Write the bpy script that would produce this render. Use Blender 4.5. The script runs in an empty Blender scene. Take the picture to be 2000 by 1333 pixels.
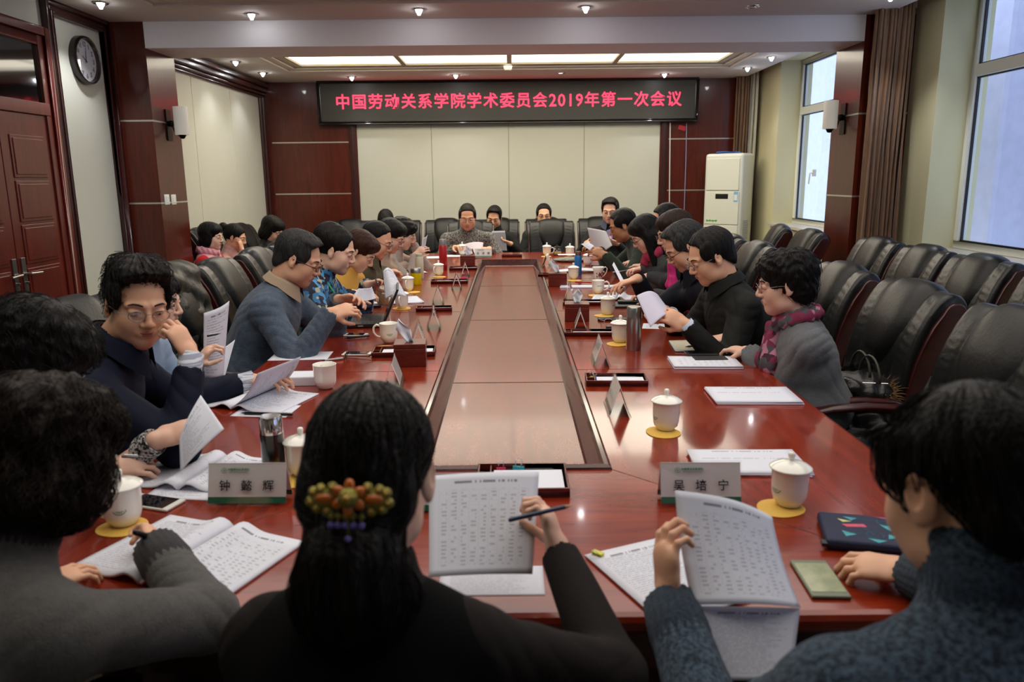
import bpy, bmesh, math, random
import numpy as np
from mathutils import Vector, Matrix
from mathutils.bvhtree import BVHTree
random.seed(7); rng = np.random.default_rng(7)
SC = bpy.context.scene
COL = SC.collection
pi = math.pi

# ------------------------------------------------------------ camera, world, lights, exposure
FPX, CAMZ, PITCH, ROLL = 1500.0, 1.58, math.atan(317 / 1500), 0.010
cam_d = bpy.data.cameras.new('camera'); cam = bpy.data.objects.new('camera', cam_d); COL.objects.link(cam)
cam_d.sensor_width = 36; cam_d.lens = FPX / 2000 * 36; cam_d.clip_start = 0.05
cam.matrix_world = Matrix.Translation((0, 0, CAMZ)) @ Matrix.Rotation(pi / 2 - PITCH, 4, 'X') @ Matrix.Rotation(-ROLL, 4, 'Z')
cam_d.dof.use_dof = True; cam_d.dof.focus_distance = 4.3; cam_d.dof.aperture_fstop = 4.0
SC.camera = cam
SC.view_settings.view_transform = 'Standard'; SC.view_settings.look = 'None'; SC.view_settings.gamma = 1
SC.view_settings.exposure = 0.68
SC.cycles.use_denoising = True; SC.cycles.max_bounces = 7; SC.cycles.sample_clamp_indirect = 4.0
SC.cycles.caustics_reflective = False; SC.cycles.caustics_refractive = False
w = bpy.data.worlds.new('sky'); SC.world = w; w.use_nodes = True
w.node_tree.nodes['Background'].inputs[0].default_value = (0.62, 0.72, 1.0, 1)
w.node_tree.nodes['Background'].inputs[1].default_value = 2.5
def area(name, loc, rot, sx, sy, power, col, spread=pi):
    l = bpy.data.lights.new(name, 'AREA'); l.shape = 'RECTANGLE'; l.size = sx; l.size_y = sy; l.energy = power; l.color = col; l.spread = spread
    o = bpy.data.objects.new(name, l); COL.objects.link(o); o.location = loc; o.rotation_euler = rot; return o
# daylight entering at two windows and an added unseen third, and the light of the ceiling coffers
for _n, _y, _w in (('near', 4.5, 3.8), ('far', 8.95, 2.4), ('rear', -.1, 3.0)):   # portals: they only guide the sky's own light through the openings
    area('window_portal_' + _n, (3.84, _y, 1.99), (0, pi / 2, 0), 2.0, _w, 1, (1, 1, 1)).data.cycles.is_portal = True
area('coffer_light', (0, 9.0, 2.93), (0, 0, 0), 5.2, 1.7, 58, (1.0, 0.93, 0.80))
area('near_coffer_light', (0, 3.2, 2.93), (0, 0, 0), 4.6, 4.6, 78, (1.0, 0.93, 0.84))

fwv = np.array([0, math.cos(PITCH), -math.sin(PITCH)]); upv = np.array([0, math.sin(PITCH), math.cos(PITCH)]); rtv = np.array([1., 0, 0])
_R = rtv * math.cos(ROLL) - upv * math.sin(ROLL); _U = rtv * math.sin(ROLL) + upv * math.cos(ROLL)
def P(x, y, Y=None, Z=None, X=None):
    """the point of the room seen at a pixel of the 2000x1333 frame, on a plane of known distance, height or side"""
    d = fwv + _R * (x - 1000) / FPX - _U * (y - 666.5) / FPX
    t = Y / d[1] if Y is not None else ((Z - CAMZ) / d[2] if Z is not None else X / d[0])
    return np.array([0, 0, CAMZ]) + d * t

# ------------------------------------------------------------ materials
def lin(c):
    if isinstance(c, str):
        c = [int(c[i:i + 2], 16) / 255 for i in (0, 2, 4)]
        c = [x / 12.92 if x <= 0.04045 else ((x + 0.055) / 1.055) ** 2.4 for x in c]
    return (*c[:3], 1)
MATS = {}
def mat(name, col, rough=0.5, metal=0, var=None, bump=None, coat=0, emit=None, spec=0.5, sheen=0, stretch=(1, 1, 1), sub=0):
    """principled material; var=(scale, other colour, contrast), bump=(scale, strength), stretch = noise scale per axis"""
    if name in MATS: return MATS[name]
    m = bpy.data.materials.new(name); MATS[name] = m; m.use_nodes = True
    nt = m.node_tree; b = nt.nodes['Principled BSDF']; I = b.inputs
    I['Base Color'].default_value = lin(col); I['Roughness'].default_value = rough; I['Metallic'].default_value = metal
    I['Specular IOR Level'].default_value = spec; I['Coat Weight'].default_value = coat; I['Coat Roughness'].default_value = 0.06
    I['Sheen Weight'].default_value = sheen
    if sub: I['Subsurface Weight'].default_value = sub; I['Subsurface Radius'].default_value = (1, .35, .2); I['Subsurface Scale'].default_value = .006
    if emit: I['Emission Color'].default_value = lin(emit[0]); I['Emission Strength'].default_value = emit[1]
    if var or bump:
        tc = nt.nodes.new('ShaderNodeTexCoord'); mp = nt.nodes.new('ShaderNodeMapping'); mp.inputs['Scale'].default_value = stretch
        nt.links.new(tc.outputs['Object'], mp.inputs[0])
    if var:
        n = nt.nodes.new('ShaderNodeTexNoise'); n.inputs['Scale'].default_value = var[0]; n.inputs['Detail'].default_value = 4; n.inputs['Roughness'].default_value = .6
        r = nt.nodes.new('ShaderNodeValToRGB'); c = var[2] if len(var) > 2 else .2
        r.color_ramp.elements[0].position = .5 - c; r.color_ramp.elements[1].position = .5 + c
        r.color_ramp.elements[0].color = lin(col); r.color_ramp.elements[1].color = lin(var[1])
        nt.links.new(mp.outputs[0], n.inputs[0]); nt.links.new(n.outputs[0], r.inputs[0]); nt.links.new(r.outputs[0], I['Base Color'])
    if bump:
        n = nt.nodes.new('ShaderNodeTexNoise'); n.inputs['Scale'].default_value = bump[0]; n.inputs['Detail'].default_value = 3
        u = nt.nodes.new('ShaderNodeBump'); u.inputs['Strength'].default_value = bump[1]; u.inputs['Distance'].default_value = .01
        nt.links.new(mp.outputs[0], n.inputs[0]); nt.links.new(n.outputs[0], u.inputs['Height']); nt.links.new(u.outputs[0], I['Normal'])
    return m
def node_mat(name, rough=.5, **kw):
    m = mat(name, (.5, .5, .5), rough, **kw); return m, m.node_tree, m.node_tree.nodes['Principled BSDF']
class NB:
    """tiny maths-node writer"""
    def __init__(s, nt): s.nt = nt
    def m(s, op, a, b=0.0, c=None):
        n = s.nt.nodes.new('ShaderNodeMath'); n.operation = op
        for i, v in enumerate([a, b] + ([c] if c is not None else [])):
            if isinstance(v, (int, float)): n.inputs[i].default_value = v
            else: s.nt.links.new(v, n.inputs[i])
        return n.outputs[0]
    def mix(s, f, a, b):
        n = s.nt.nodes.new('ShaderNodeMix'); n.data_type = 'RGBA'
        for i, v in ((0, f), (6, a), (7, b)):
            if hasattr(v, 'links') or hasattr(v, 'is_linked'): s.nt.links.new(v, n.inputs[i])
            else: n.inputs[i].default_value = v if i == 0 else lin(v)
        return n.outputs[2]
def glass_mat(name, tint=(.95, .97, .96), gloss=.12, rough=.02):
    m = bpy.data.materials.new(name); m.use_nodes = True; nt = m.node_tree; nt.nodes.clear()
    o = nt.nodes.new('ShaderNodeOutputMaterial'); t = nt.nodes.new('ShaderNodeBsdfTransparent'); g = nt.nodes.new('ShaderNodeBsdfGlossy'); x = nt.nodes.new('ShaderNodeMixShader')
    t.inputs[0].default_value = (*tint, 1); g.inputs['Roughness'].default_value = rough
    f = nt.nodes.new('ShaderNodeFresnel'); f.inputs[0].default_value = 1.45
    a = nt.nodes.new('ShaderNodeMath'); a.operation = 'MULTIPLY_ADD'; a.inputs[1].default_value = 1.0; a.inputs[2].default_value = gloss
    ge = nt.nodes.new('ShaderNodeNewGeometry'); iv = nt.nodes.new('ShaderNodeMath'); iv.operation = 'SUBTRACT'; iv.inputs[0].default_value = 1.0; nt.links.new(ge.outputs['Backfacing'], iv.inputs[1])
    mu = nt.nodes.new('ShaderNodeMath'); mu.operation = 'MULTIPLY'; nt.links.new(a.outputs[0], mu.inputs[0]); nt.links.new(iv.outputs[0], mu.inputs[1])
    nt.links.new(f.outputs[0], a.inputs[0]); nt.links.new(mu.outputs[0], x.inputs[0]); nt.links.new(t.outputs[0], x.inputs[1]); nt.links.new(g.outputs[0], x.inputs[2]); nt.links.new(x.outputs[0], o.inputs[0])
    MATS[name] = m; return m
def wood(name, c1, c2, rough, coat=0, stretch=(1, 1, 1), scale=5.0, spec=.5):
    m, nt, b = node_mat(name, rough, coat=coat, spec=spec)
    tc = nt.nodes.new('ShaderNodeTexCoord'); mp = nt.nodes.new('ShaderNodeMapping'); mp.inputs['Scale'].default_value = stretch
    n = nt.nodes.new('ShaderNodeTexNoise'); n.inputs['Scale'].default_value = scale; n.inputs['Detail'].default_value = 5; n.inputs['Distortion'].default_value = 1.2
    n2 = nt.nodes.new('ShaderNodeTexNoise'); n2.inputs['Scale'].default_value = scale * 6; n2.inputs['Detail'].default_value = 3
    nt.links.new(tc.outputs['Object'], mp.inputs[0]); nt.links.new(mp.outputs[0], n.inputs[0]); nt.links.new(mp.outputs[0], n2.inputs[0])
    k = NB(nt); f = k.m('ADD', k.m('MULTIPLY', n.outputs[0], .75), k.m('MULTIPLY', n2.outputs[0], .25))
    r = nt.nodes.new('ShaderNodeValToRGB'); e = r.color_ramp.elements; e[0].position = .36; e[1].position = .64; e[0].color = lin(c1); e[1].color = lin(c2)
    nt.links.new(f, r.inputs[0]); nt.links.new(r.outputs[0], b.inputs['Base Color']); return m
TABLE = wood('table_wood_x', '701e0c', '8c2e14', .2, .35, (1.0, 9, 4), 2.2)
TABLE_Y = wood('table_wood_y', '701e0c', '8c2e14', .2, .35, (9, 1.0, 4), 2.2)
WOODV = wood('panel_wood', '43150b', '561d0f', .30, .25, (8, 8, .8), 3.0, .4)
WOODD = wood('dark_trim_wood', '2c0f0b', '3a1510', .3, .3, (6, 6, 6), 3.0)
DOORW = wood('door_wood', '50160d', '641f12', .33, .25, (8, 8, .7), 3.0)
CHAIRW = wood('chair_wood', '2a0708', '3f0d0c', .30, .3, (3, 3, 3), 4.0)
BOXW = wood('box_wood', '4d150c', '70241a', .35, .2, (2, 9, 9), 8.0)
WALL = mat('cream_wall_panel', 'c0c0b2', .75, var=(1.5, 'bbbbac', .3))
WALLY = mat('yellow_wall_paint', 'c9c39c', .8, bump=(180, .05))
CEIL = mat('ceiling_paint', 'cfc5bb', .85)
BEAM = mat('beam_paint', 'e6e2e4', .8)
FLOORM = mat('floor_stone', '6a5f55', .3, var=(6, '5b5048', .2))
LEATHER = mat('black_leather', '090b0c', .36, bump=(55, .12), var=(4, '0e1112', .3), spec=.42)
LEATHER2 = mat('headrest_leather', '050606', .40, bump=(60, .10), spec=.34)
STEEL = mat('brushed_steel', 'a9aaa6', .28, 1)
CHROME = mat('chrome', 'd0d0d0', .12, 1)
SILVER = mat('silver_strip', 'c9c6bd', .3, .8)
BLACKP = mat('black_plastic', '101012', .3)
WHITEP = mat('white_plastic', 'd9dad2', .4)
PORC = mat('porcelain', 'f0eee4', .12, coat=.5, spec=.6)
COAST = mat('yellow_coaster', 'e0b550', .75, bump=(120, .2))
GREENL = mat('green_print', '1f7a55', .6)
INK = mat('black_ink', '15141a', .6)
PAPERW = mat('plain_paper', 'dcdfea', .7)
PVC = mat('window_frame_white', 'd6d8cf', .35)
GLASS = glass_mat('clear_glass'); ACRYL = glass_mat('acrylic', (.985, .99, .99), .03); WINGL = glass_mat('window_glass', (.9, .93, .95), .03)
BULB = mat('bulb_glow', (1, 1, 1), .5, emit=((.95, .97, 1), 40))
CARDW = mat('card_white', 'e6e3df', .6); CARDG = mat('card_green', '1d6b4a', .6)

# ------------------------------------------------------------ mesh helpers
def V(*a): return np.array(a, float)
def nrm(v): v = np.asarray(v, float); return v / (np.linalg.norm(v) + 1e-9)
def link(name, me, parent=None, mats=()):
    for m in mats: me.materials.append(m)
    o = bpy.data.objects.new(name, me); COL.objects.link(o)
    if parent is not None: o.parent = parent
    return o
def root(name, loc=(0, 0, 0), rz=0, label=None, cat=None, group=None):
    o = bpy.data.objects.new(name, None); COL.objects.link(o); o.location = tuple(loc); o.rotation_euler = (0, 0, rz); o.empty_display_size = .05
    return tag(o, label, cat, group)
def tag(o, label=None, cat=None, group=None, kind=None):
    for k, v in (('label', label), ('category', cat), ('group', group), ('kind', kind)):
        if v: o[k] = v
    return o
class MB:
    """collects faces and builds ONE mesh object"""
    def __init__(s): s.v = []; s.f = []; s.uv = []; s.mi = []; s.cur = 0
    def add(s, vs, fs, uvs=None):
        n = len(s.v); s.v += [tuple(map(float, p)) for p in vs]
        for i, f in enumerate(fs):
            s.f.append([n + a for a in f]); s.mi.append(s.cur); s.uv.append(uvs[i] if uvs else [(0, 0)] * len(f))
        return s
    def box(s, x0, x1, y0, y1, z0, z1, R=None, o=(0, 0, 0)):
        vs = [V(x, y, z) for z in (z0, z1) for y in (y0, y1) for x in (x0, x1)]
        if R is not None: vs = [R @ p + np.array(o) for p in vs]
        return s.add(vs, [(0, 2, 3, 1), (4, 5, 7, 6), (0, 1, 5, 4), (2, 6, 7, 3), (0, 4, 6, 2), (1, 3, 7, 5)])
    def lathe(s, prof, c=(0, 0, 0), n=24, R=None, a0=0, a1=2 * pi):
        c = np.array(c, float); vs = []; full = abs(a1 - a0 - 2 * pi) < 1e-6; m = n if full else n + 1
        for r, z in prof:
            for i in range(m):
                a = a0 + (a1 - a0) * i / n; p = V(r * math.cos(a), r * math.sin(a), z)
                vs.append((R @ p if R is not None else p) + c)
        fs = []
        for j in range(len(prof) - 1):
            for i in range(n):
                k = (i + 1) % m; fs.append((j * m + i, j * m + k, (j + 1) * m + k, (j + 1) * m + i))
        return s.add(vs, fs)
    def tube(s, pts, r, n=8, cap=True, flat=1.0):
        pts = [np.array(p, float) for p in pts]; rs = r if hasattr(r, '__len__') else [r] * len(pts)
        vs = []; ref = None
        for i, p in enumerate(pts):
            t = nrm(pts[min(i + 1, len(pts) - 1)] - pts[max(i - 1, 0)])
            if ref is None: ref = V(0, 0, 1) if abs(t[2]) < .9 else V(1, 0, 0)
            a = nrm(np.cross(t, ref)); b = np.cross(a, t); ref = b
            for k in range(n):
                q = 2 * pi * k / n; vs.append(p + rs[i] * (a * math.cos(q) + b * math.sin(q) * flat))
        fs = [(j * n + i, j * n + (i + 1) % n, (j + 1) * n + (i + 1) % n, (j + 1) * n + i) for j in range(len(pts) - 1) for i in range(n)]
        if cap: fs += [tuple(range(n))[::-1], tuple(range((len(pts) - 1) * n, len(pts) * n))]
        return s.add(vs, fs)
    def grid(s, fn, nu, nv, flip=False):
        vs = [fn(i / nu, j / nv) for j in range(nv + 1) for i in range(nu + 1)]; fs = []; uvs = []
        for j in range(nv):
            for i in range(nu):
                a = j * (nu + 1) + i; q = [(a, i, j), (a + 1, i + 1, j), (a + nu + 2, i + 1, j + 1), (a + nu + 1, i, j + 1)]
                if flip: q = q[::-1]
                fs.append(tuple(x[0] for x in q)); uvs.append([(x[1] / nu, x[2] / nv) for x in q])
        return s.add(vs, fs, uvs)
    def prism(s, poly, z0, z1, R=None, o=(0, 0, 0)):
        n = len(poly); vs = [V(x, y, z) for z in (z0, z1) for x, y in poly]
        if R is not None: vs = [R @ p + np.array(o) for p in vs]
        return s.add(vs, [tuple(range(n))[::-1], tuple(range(n, 2 * n))] + [(i, (i + 1) % n, n + (i + 1) % n, n + i) for i in range(n)])
    def ball(s, c, r, n=10, m=6, R=None):
        r = (r, r, r) if not hasattr(r, '__len__') else r
        vs = []; fs = []
        for j in range(m + 1):
            t = pi * j / m
            for i in range(n):
                a = 2 * pi * i / n; p = V(r[0] * math.sin(t) * math.cos(a), r[1] * math.sin(t) * math.sin(a), -r[2] * math.cos(t)); vs.append((R @ p if R is not None else p) + np.array(c))
        fs = [(j * n + i, j * n + (i + 1) % n, (j + 1) * n + (i + 1) % n, (j + 1) * n + i) for j in range(m) for i in range(n)]
        return s.add(vs, fs)
    def build(s, name, mats, parent=None, smooth=False, bevel=0, merge=True, off=None, seg=2):
        me = bpy.data.meshes.new(name)
        vs = s.v if off is None else [tuple(np.array(p) - np.array(off)) for p in s.v]
        me.from_pydata(vs, [], s.f)
        ul = me.uv_layers.new(name='UVMap'); ul.data.foreach_set('uv', np.array([c for u in s.uv for q in u for c in q], dtype=np.float32))
        me.polygons.foreach_set('material_index', np.array(s.mi, dtype=np.int32))
        if merge:
            bm = bmesh.new(); bm.from_mesh(me); bmesh.ops.remove_doubles(bm, verts=bm.verts, dist=1e-5)
            bmesh.ops.dissolve_degenerate(bm, dist=1e-6, edges=bm.edges); bmesh.ops.recalc_face_normals(bm, faces=bm.faces)
            bm.to_mesh(me); bm.free()
        if not isinstance(mats, (list, tuple)): mats = [mats]
        o = link(name, me, parent, mats)
        if smooth: me.polygons.foreach_set('use_smooth', [True] * len(me.polygons))
        if bevel:
            b = o.modifiers.new('bevel', 'BEVEL'); b.width = bevel; b.segments = seg; b.limit_method = 'ANGLE'; b.angle_limit = .6
            me.polygons.foreach_set('use_smooth', [True] * len(me.polygons)); 
            wn = o.modifiers.new('wn', 'WEIGHTED_NORMAL'); wn.keep_sharp = True
        elif smooth == 'auto':
            me.polygons.foreach_set('use_smooth', [True] * len(me.polygons))
            bm = bmesh.new(); bm.from_mesh(me)
            for e in bm.edges: e.smooth = e.calc_face_angle(3.2) < .7
            bm.to_mesh(me); bm.free()
        return o
def bx(name, m, x0, x1, y0, y1, z0, z1, parent=None, bevel=0, kind=None, label=None):
    o = MB().box(x0, x1, y0, y1, z0, z1).build(name, m, parent, bevel=bevel); return tag(o, label, kind=kind)
def struct(name, m, *a, **k): return bx(name, m, *a, kind='structure', **k)
def rotz(a): c, s = math.cos(a), math.sin(a); return np.array([[c, -s, 0], [s, c, 0], [0, 0, 1.]])
def rotx(a): c, s = math.cos(a), math.sin(a); return np.array([[1., 0, 0], [0, c, -s], [0, s, c]])
def roty(a): c, s = math.cos(a), math.sin(a); return np.array([[c, 0, s], [0, 1., 0], [-s, 0, c]])
def copy_tree(o, parent=None):
    c = o.copy(); COL.objects.link(c); c.parent = parent
    if parent is not None: c.matrix_parent_inverse = o.matrix_parent_inverse.copy()
    for ch in [x for x in o.children]: copy_tree(ch, c)
    return c
def text(s, size, M, m, parent, name='lettering', ext=.0004, bold=0, spacing=1.0, align='CENTER', sx=1.0):
    """lettering standing on the plane of matrix M (x right, y up, z out)"""
    cu = bpy.data.curves.new(name, 'FONT'); cu.body = s; cu.size = size; cu.extrude = ext; cu.offset = bold; cu.space_character = spacing
    cu.align_x = align; cu.align_y = 'CENTER'; cu.materials.append(m); cu.resolution_u = 2
    o = bpy.data.objects.new(name, cu); COL.objects.link(o); o.parent = parent
    o.matrix_local = M @ Matrix.Diagonal((sx, 1, 1, 1)); return o
def plane_m(o, x, y):
    x = nrm(x); y = nrm(np.array(y) - x * np.dot(x, y)); z = np.cross(x, y)
    return Matrix([[x[0], y[0], z[0], o[0]], [x[1], y[1], z[1], o[1]], [x[2], y[2], z[2], o[2]], [0, 0, 0, 1]])
# ------------------------------------------------------------ the room
XL, XR, XG, YB, YN, ZC, ZP = -3.40, 3.42, 3.72, 11.0, -2.2, 2.90, 3.05
struct('floor', FLOORM, -3.7, 4.0, YN - .2, YB + .2, -.12, 0)
struct('wall_near', WALL, -3.7, 4.0, YN - .15, YN, 0, 3.4)
struct('wall_far', WALL, -3.7, 4.0, YB + .04, YB + .2, 0, 3.4)
struct('wall_left', WALL, XL - .2, XL, YN, YB + .04, 0, 3.4)
# right wall: solid below the sills, piers between the windows
rw = MB()
W1 = (2.6, 6.42); W2 = (7.75, 10.15); W_ADDED = (-1.6, 1.4)   # window openings: two in view, an unseen third added to light the near end
SILL = .98; HEAD = 3.0
rw.box(XR, XG + .1, YN, YB + .04, 0, SILL - .03)
for a, b in ((YN, W_ADDED[0]), (W_ADDED[1], W1[0]), (W1[1], W2[0]), (W2[1], YB + .04)): rw.box(XR, XG + .1, a, b, SILL - .03, 3.4)
for a, b in (W1, W2, W_ADDED): rw.box(XR, XG + .1, a, b, HEAD, 3.4)
tag(rw.build('wall_right', WALLY), kind='structure')
for i, (a, b) in enumerate((W1, W2, W_ADDED)):
    struct('window_sill' if i == 0 else 'window_sill', mat('sill_stone', 'b9b3a4', .3), XR - .05, XG, a - .06, b + .04, SILL - .03, SILL)
# ceiling: near and far fields with coffers, beam between
BY0, BY1, BZ = 6.86, 7.42, 2.69
def ceiling_field(name, x0, x1, y0, y1, c, z=ZC):
    """ceiling slab with a rectangular opening c=(x0,x1,y0,y1) and a stepped cornice round it"""
    b = MB(); cx0, cx1, cy0, cy1 = c
    for q in ((x0, cx0, y0, y1), (cx1, x1, y0, y1), (cx0, cx1, y0, cy0), (cx0, cx1, cy1, y1)): b.box(*q, z, z + .25)
    b.box(x0, x1, y0, y1, z + .25, z + .3)
    o = tag(b.build(name, CEIL), kind='structure')
    m = MB()
    for ins, zz, h in ((0, z + .02, .23), (.09, z + .045, .2)):
        a0, a1, d0, d1 = cx0 + ins, cx1 - ins, cy0 + ins, cy1 - ins; t = .09
        for q in ((a0, a0 + t, d0, d1), (a1 - t, a1, d0, d1), (a0 + t, a1 - t, d0, d0 + t), (a0 + t, a1 - t, d1 - t, d1)): m.box(*q, zz, zz + h)
    tag(m.build('trim_coffer', mat('cornice_paint', 'cfc6b8', .8)), kind='structure')
    return o
NC = (-2.72, 2.45, .2, 6.28); FC = (-2.72, 2.72, 7.62, 9.98)
ceiling_field('ceiling', XL, 3.16, YN, BY0, NC)
ceiling_field('ceiling', XL, 3.2, BY1, YB + .04, FC)
struct('ceiling_pocket', CEIL, 3.16, 4.0, YN, YB + .04, ZP + .15, ZP + .3)
struct('ceiling_beam', BEAM, -3.071, 3.001, BY0, BY1, BZ, 3.2)
struct('ceiling_beam', BEAM, 3.001, XR, BY0, BY1, 2.95, 3.2)
struct('ceiling_beam', BEAM, XL, -3.071, BY0, BY1, 2.905, 3.2)
# light panels
def glow_mat():
    m, nt, b = node_mat('light_panel_glow', .6); tc = nt.nodes.new('ShaderNodeTexCoord'); n = nt.nodes.new('ShaderNodeTexNoise'); n.inputs['Scale'].default_value = 3; n.inputs['Detail'].default_value = 5; n.inputs['Distortion'].default_value = 1.5
    r = nt.nodes.new('ShaderNodeValToRGB'); e = r.color_ramp.elements; e[0].position = .35; e[0].color = (1, .83, .50, 1); e[1].position = .62; e[1].color = (1, .95, .80, 1)
    nt.links.new(tc.outputs['Object'], n.inputs[0]); nt.links.new(n.outputs[0], r.inputs[0]); nt.links.new(r.outputs[0], b.inputs['Emission Color']); b.inputs['Emission Strength'].default_value = 1.7
    b.inputs['Base Color'].default_value = (.8, .75, .6, 1); return m
GLOW = glow_mat()
x0, x1 = FC[0] + .18, FC[1] - .18; wv = (x1 - x0) / 4
words4 = ('leftmost glowing stone ceiling panel above the meeting table', 'glowing ceiling panel second from the left', 'glowing ceiling panel third from the left', 'rightmost glowing ceiling panel nearest the windows')
for i in range(4):
    r = root('ceiling_light_panel', (x0 + wv * (i + .5), (FC[2] + FC[3]) / 2, ZC + .07), 0, words4[i], 'ceiling light', 'glowing panels of the ceiling coffer')
    hy = (FC[3] - FC[2]) / 2 - .18; hx = wv / 2
    bx('diffuser', GLOW, -hx + .025, hx - .025, -hy + .02, hy - .02, -.012, 0, r)
    f = MB(); t = .028
    for q in ((-hx, -hx + t, -hy, hy), (hx - t, hx, -hy, hy), (-hx + t, hx - t, -hy, -hy + t), (-hx + t, hx - t, hy - t, hy)): f.box(*q, -.035, .0)
    f.build('frame', mat('panel_frame', 'a9a08c', .6), r)
sd = MB().lathe([(0, -.05), (.035, -.05), (.05, -.03), (.055, 0), (0, 0)]).build('smoke_detector', WHITEP, smooth='auto')
sd.location = tuple(P(992, 129, Z=ZC + .02)); tag(sd, 'small round white smoke detector on the ceiling edge above the sign', 'smoke detector')
# downlights
DL = [(-2.07, 6.594, 1), (-.71, 6.485, 1), (.606, 6.453, 1), (1.932, 6.495, 0), (-3.05, 6.145, 1), (2.86, 6.15, 1), (-3.07, 9.085, 1), (-3.06, 10.019, 1), (-2.05, 10.488, 1), (-.69, 10.39, 1), (.655, 10.294, 2), (2.02, 10.494, 1), (2.949, 9.996, 1), (2.963, 9.141, 1)]
dlw = ['second downlight from the left on the near ceiling', 'third downlight from the left on the near ceiling', 'fourth downlight from the left on the near ceiling', 'unlit downlight on the near ceiling', 'leftmost downlight on the near ceiling by the clock', 'downlight beside the big brown curtain', 'downlight near the beam at the left wall', 'downlight above the left end of the crown moulding', 'downlight above the left end of the sign', 'downlight above the sign left of its middle', 'dim downlight above the sign right of its middle', 'downlight above the right end of the sign', 'downlight above the floor standing air conditioner', 'downlight above the far window head']
proto = None
for (x, y, on), lab in zip(DL, dlw):
    r = root('ceiling_downlight', (x, y, ZC), 0, 'small round chrome rimmed ' + lab, 'downlight', 'round downlights in the ceiling')
    MB().lathe([(.036, -.001), (.040, -.009), (.052, -.011), (.060, -.004), (.060, 0)], n=20).build('trim_ring', CHROME, r, smooth=True)
    if on == 1:
        MB().lathe([(0, -.045), (.010, -.045), (.015, -.032), (.024, -.018), (.028, -.003), (0, -.003)], n=14).build('bulb', BULB, r, smooth=True)
        l = bpy.data.lights.new('downlight_lamp', 'SPOT'); l.energy = 24 if y < 7 else 9; l.spot_size = 1.9; l.spot_blend = .7; l.color = (.93, .95, 1); l.shadow_soft_size = .03
        lo = bpy.data.objects.new('downlight_lamp', l); COL.objects.link(lo); lo.location = (0, 0, -.06); lo.parent = r
    else:
        MB().lathe([(0, -.012), (.02, -.010), (.034, -.002)], n=14).build('bulb', mat('dim_bulb', 'e8dcc0', .3, emit=((1, .85, .7), 1.6)) if on == 2 else CHROME, r, smooth=True)
# columns
SZ = (1.40, 2.10)
def column(name, x0, x1, y0, y1, inner):
    struct(name, WOODV, x0, x1, y0, y1, 0, ZC)
    b = MB()
    for z in SZ: b.box(x0 - .003 if inner < 0 else x0, x1 + .003 if inner > 0 else x1, y0 - .003, y1, z - .007, z + .007)
    tag(b.build('trim_1', SILVER), kind='structure')
CLX, CRX = -3.07, 3.0
column('wall_column_left', XL, CLX, BY0, BY1, 1)
column('wall_column_right', CRX, XR, BY0, BY1, -1)
# left wall: crown moulding, panel frames
def rail(b, x, y0, y1, z, s=1):
    """moulded rail along the left wall"""
    for d, h0, h1 in ((.11, .10, .16), (.085, .04, .10), (.05, 0, .04), (.03, -.035, 0)): b.box(x, x + d, y0, y1, z + h0, z + h1)
b = MB(); rail(b, XL, BY1, YB, ZC - .18); tag(b.build('trim_crown', WOODD, bevel=.012), kind='structure')
b = MB()
b.box(XL, XL + .055, YB - .12, YB, 0, ZC - .2); b.box(XL, XL + .03, YB - .17, YB - .12, 0, ZC - .2)
tag(b.build('trim_2', WOODD, bevel=.008), kind='structure')
b = MB()
for y in (8.6, 9.75): b.box(XL, XL + .004, y - .004, y + .004, 0, ZC)
tag(b.build('trim_3', mat('panel_joint', 'd3cfbb', .7)), kind='structure')
yc0, yc1 = 5.945, BY0     # framed panel with the clock
b = MB()
for d, i0, i1 in ((.055, 0, .035), (.035, .035, .07), (.045, .07, .10)):
    b.box(XL, XL + d, yc0 + i0, yc0 + i1, 0, ZC - i0); b.box(XL, XL + d, yc1 - i1, yc1 - i0, 0, ZC - i0); b.box(XL, XL + d, yc0 + i1, yc1 - i1, ZC - i1, ZC - i0)
tag(b.build('trim_4', WOODD, bevel=.008), kind='structure')
struct('trim_5', WOODD, XL, XL + .03, YN, yc0, 0, .12)
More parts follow.
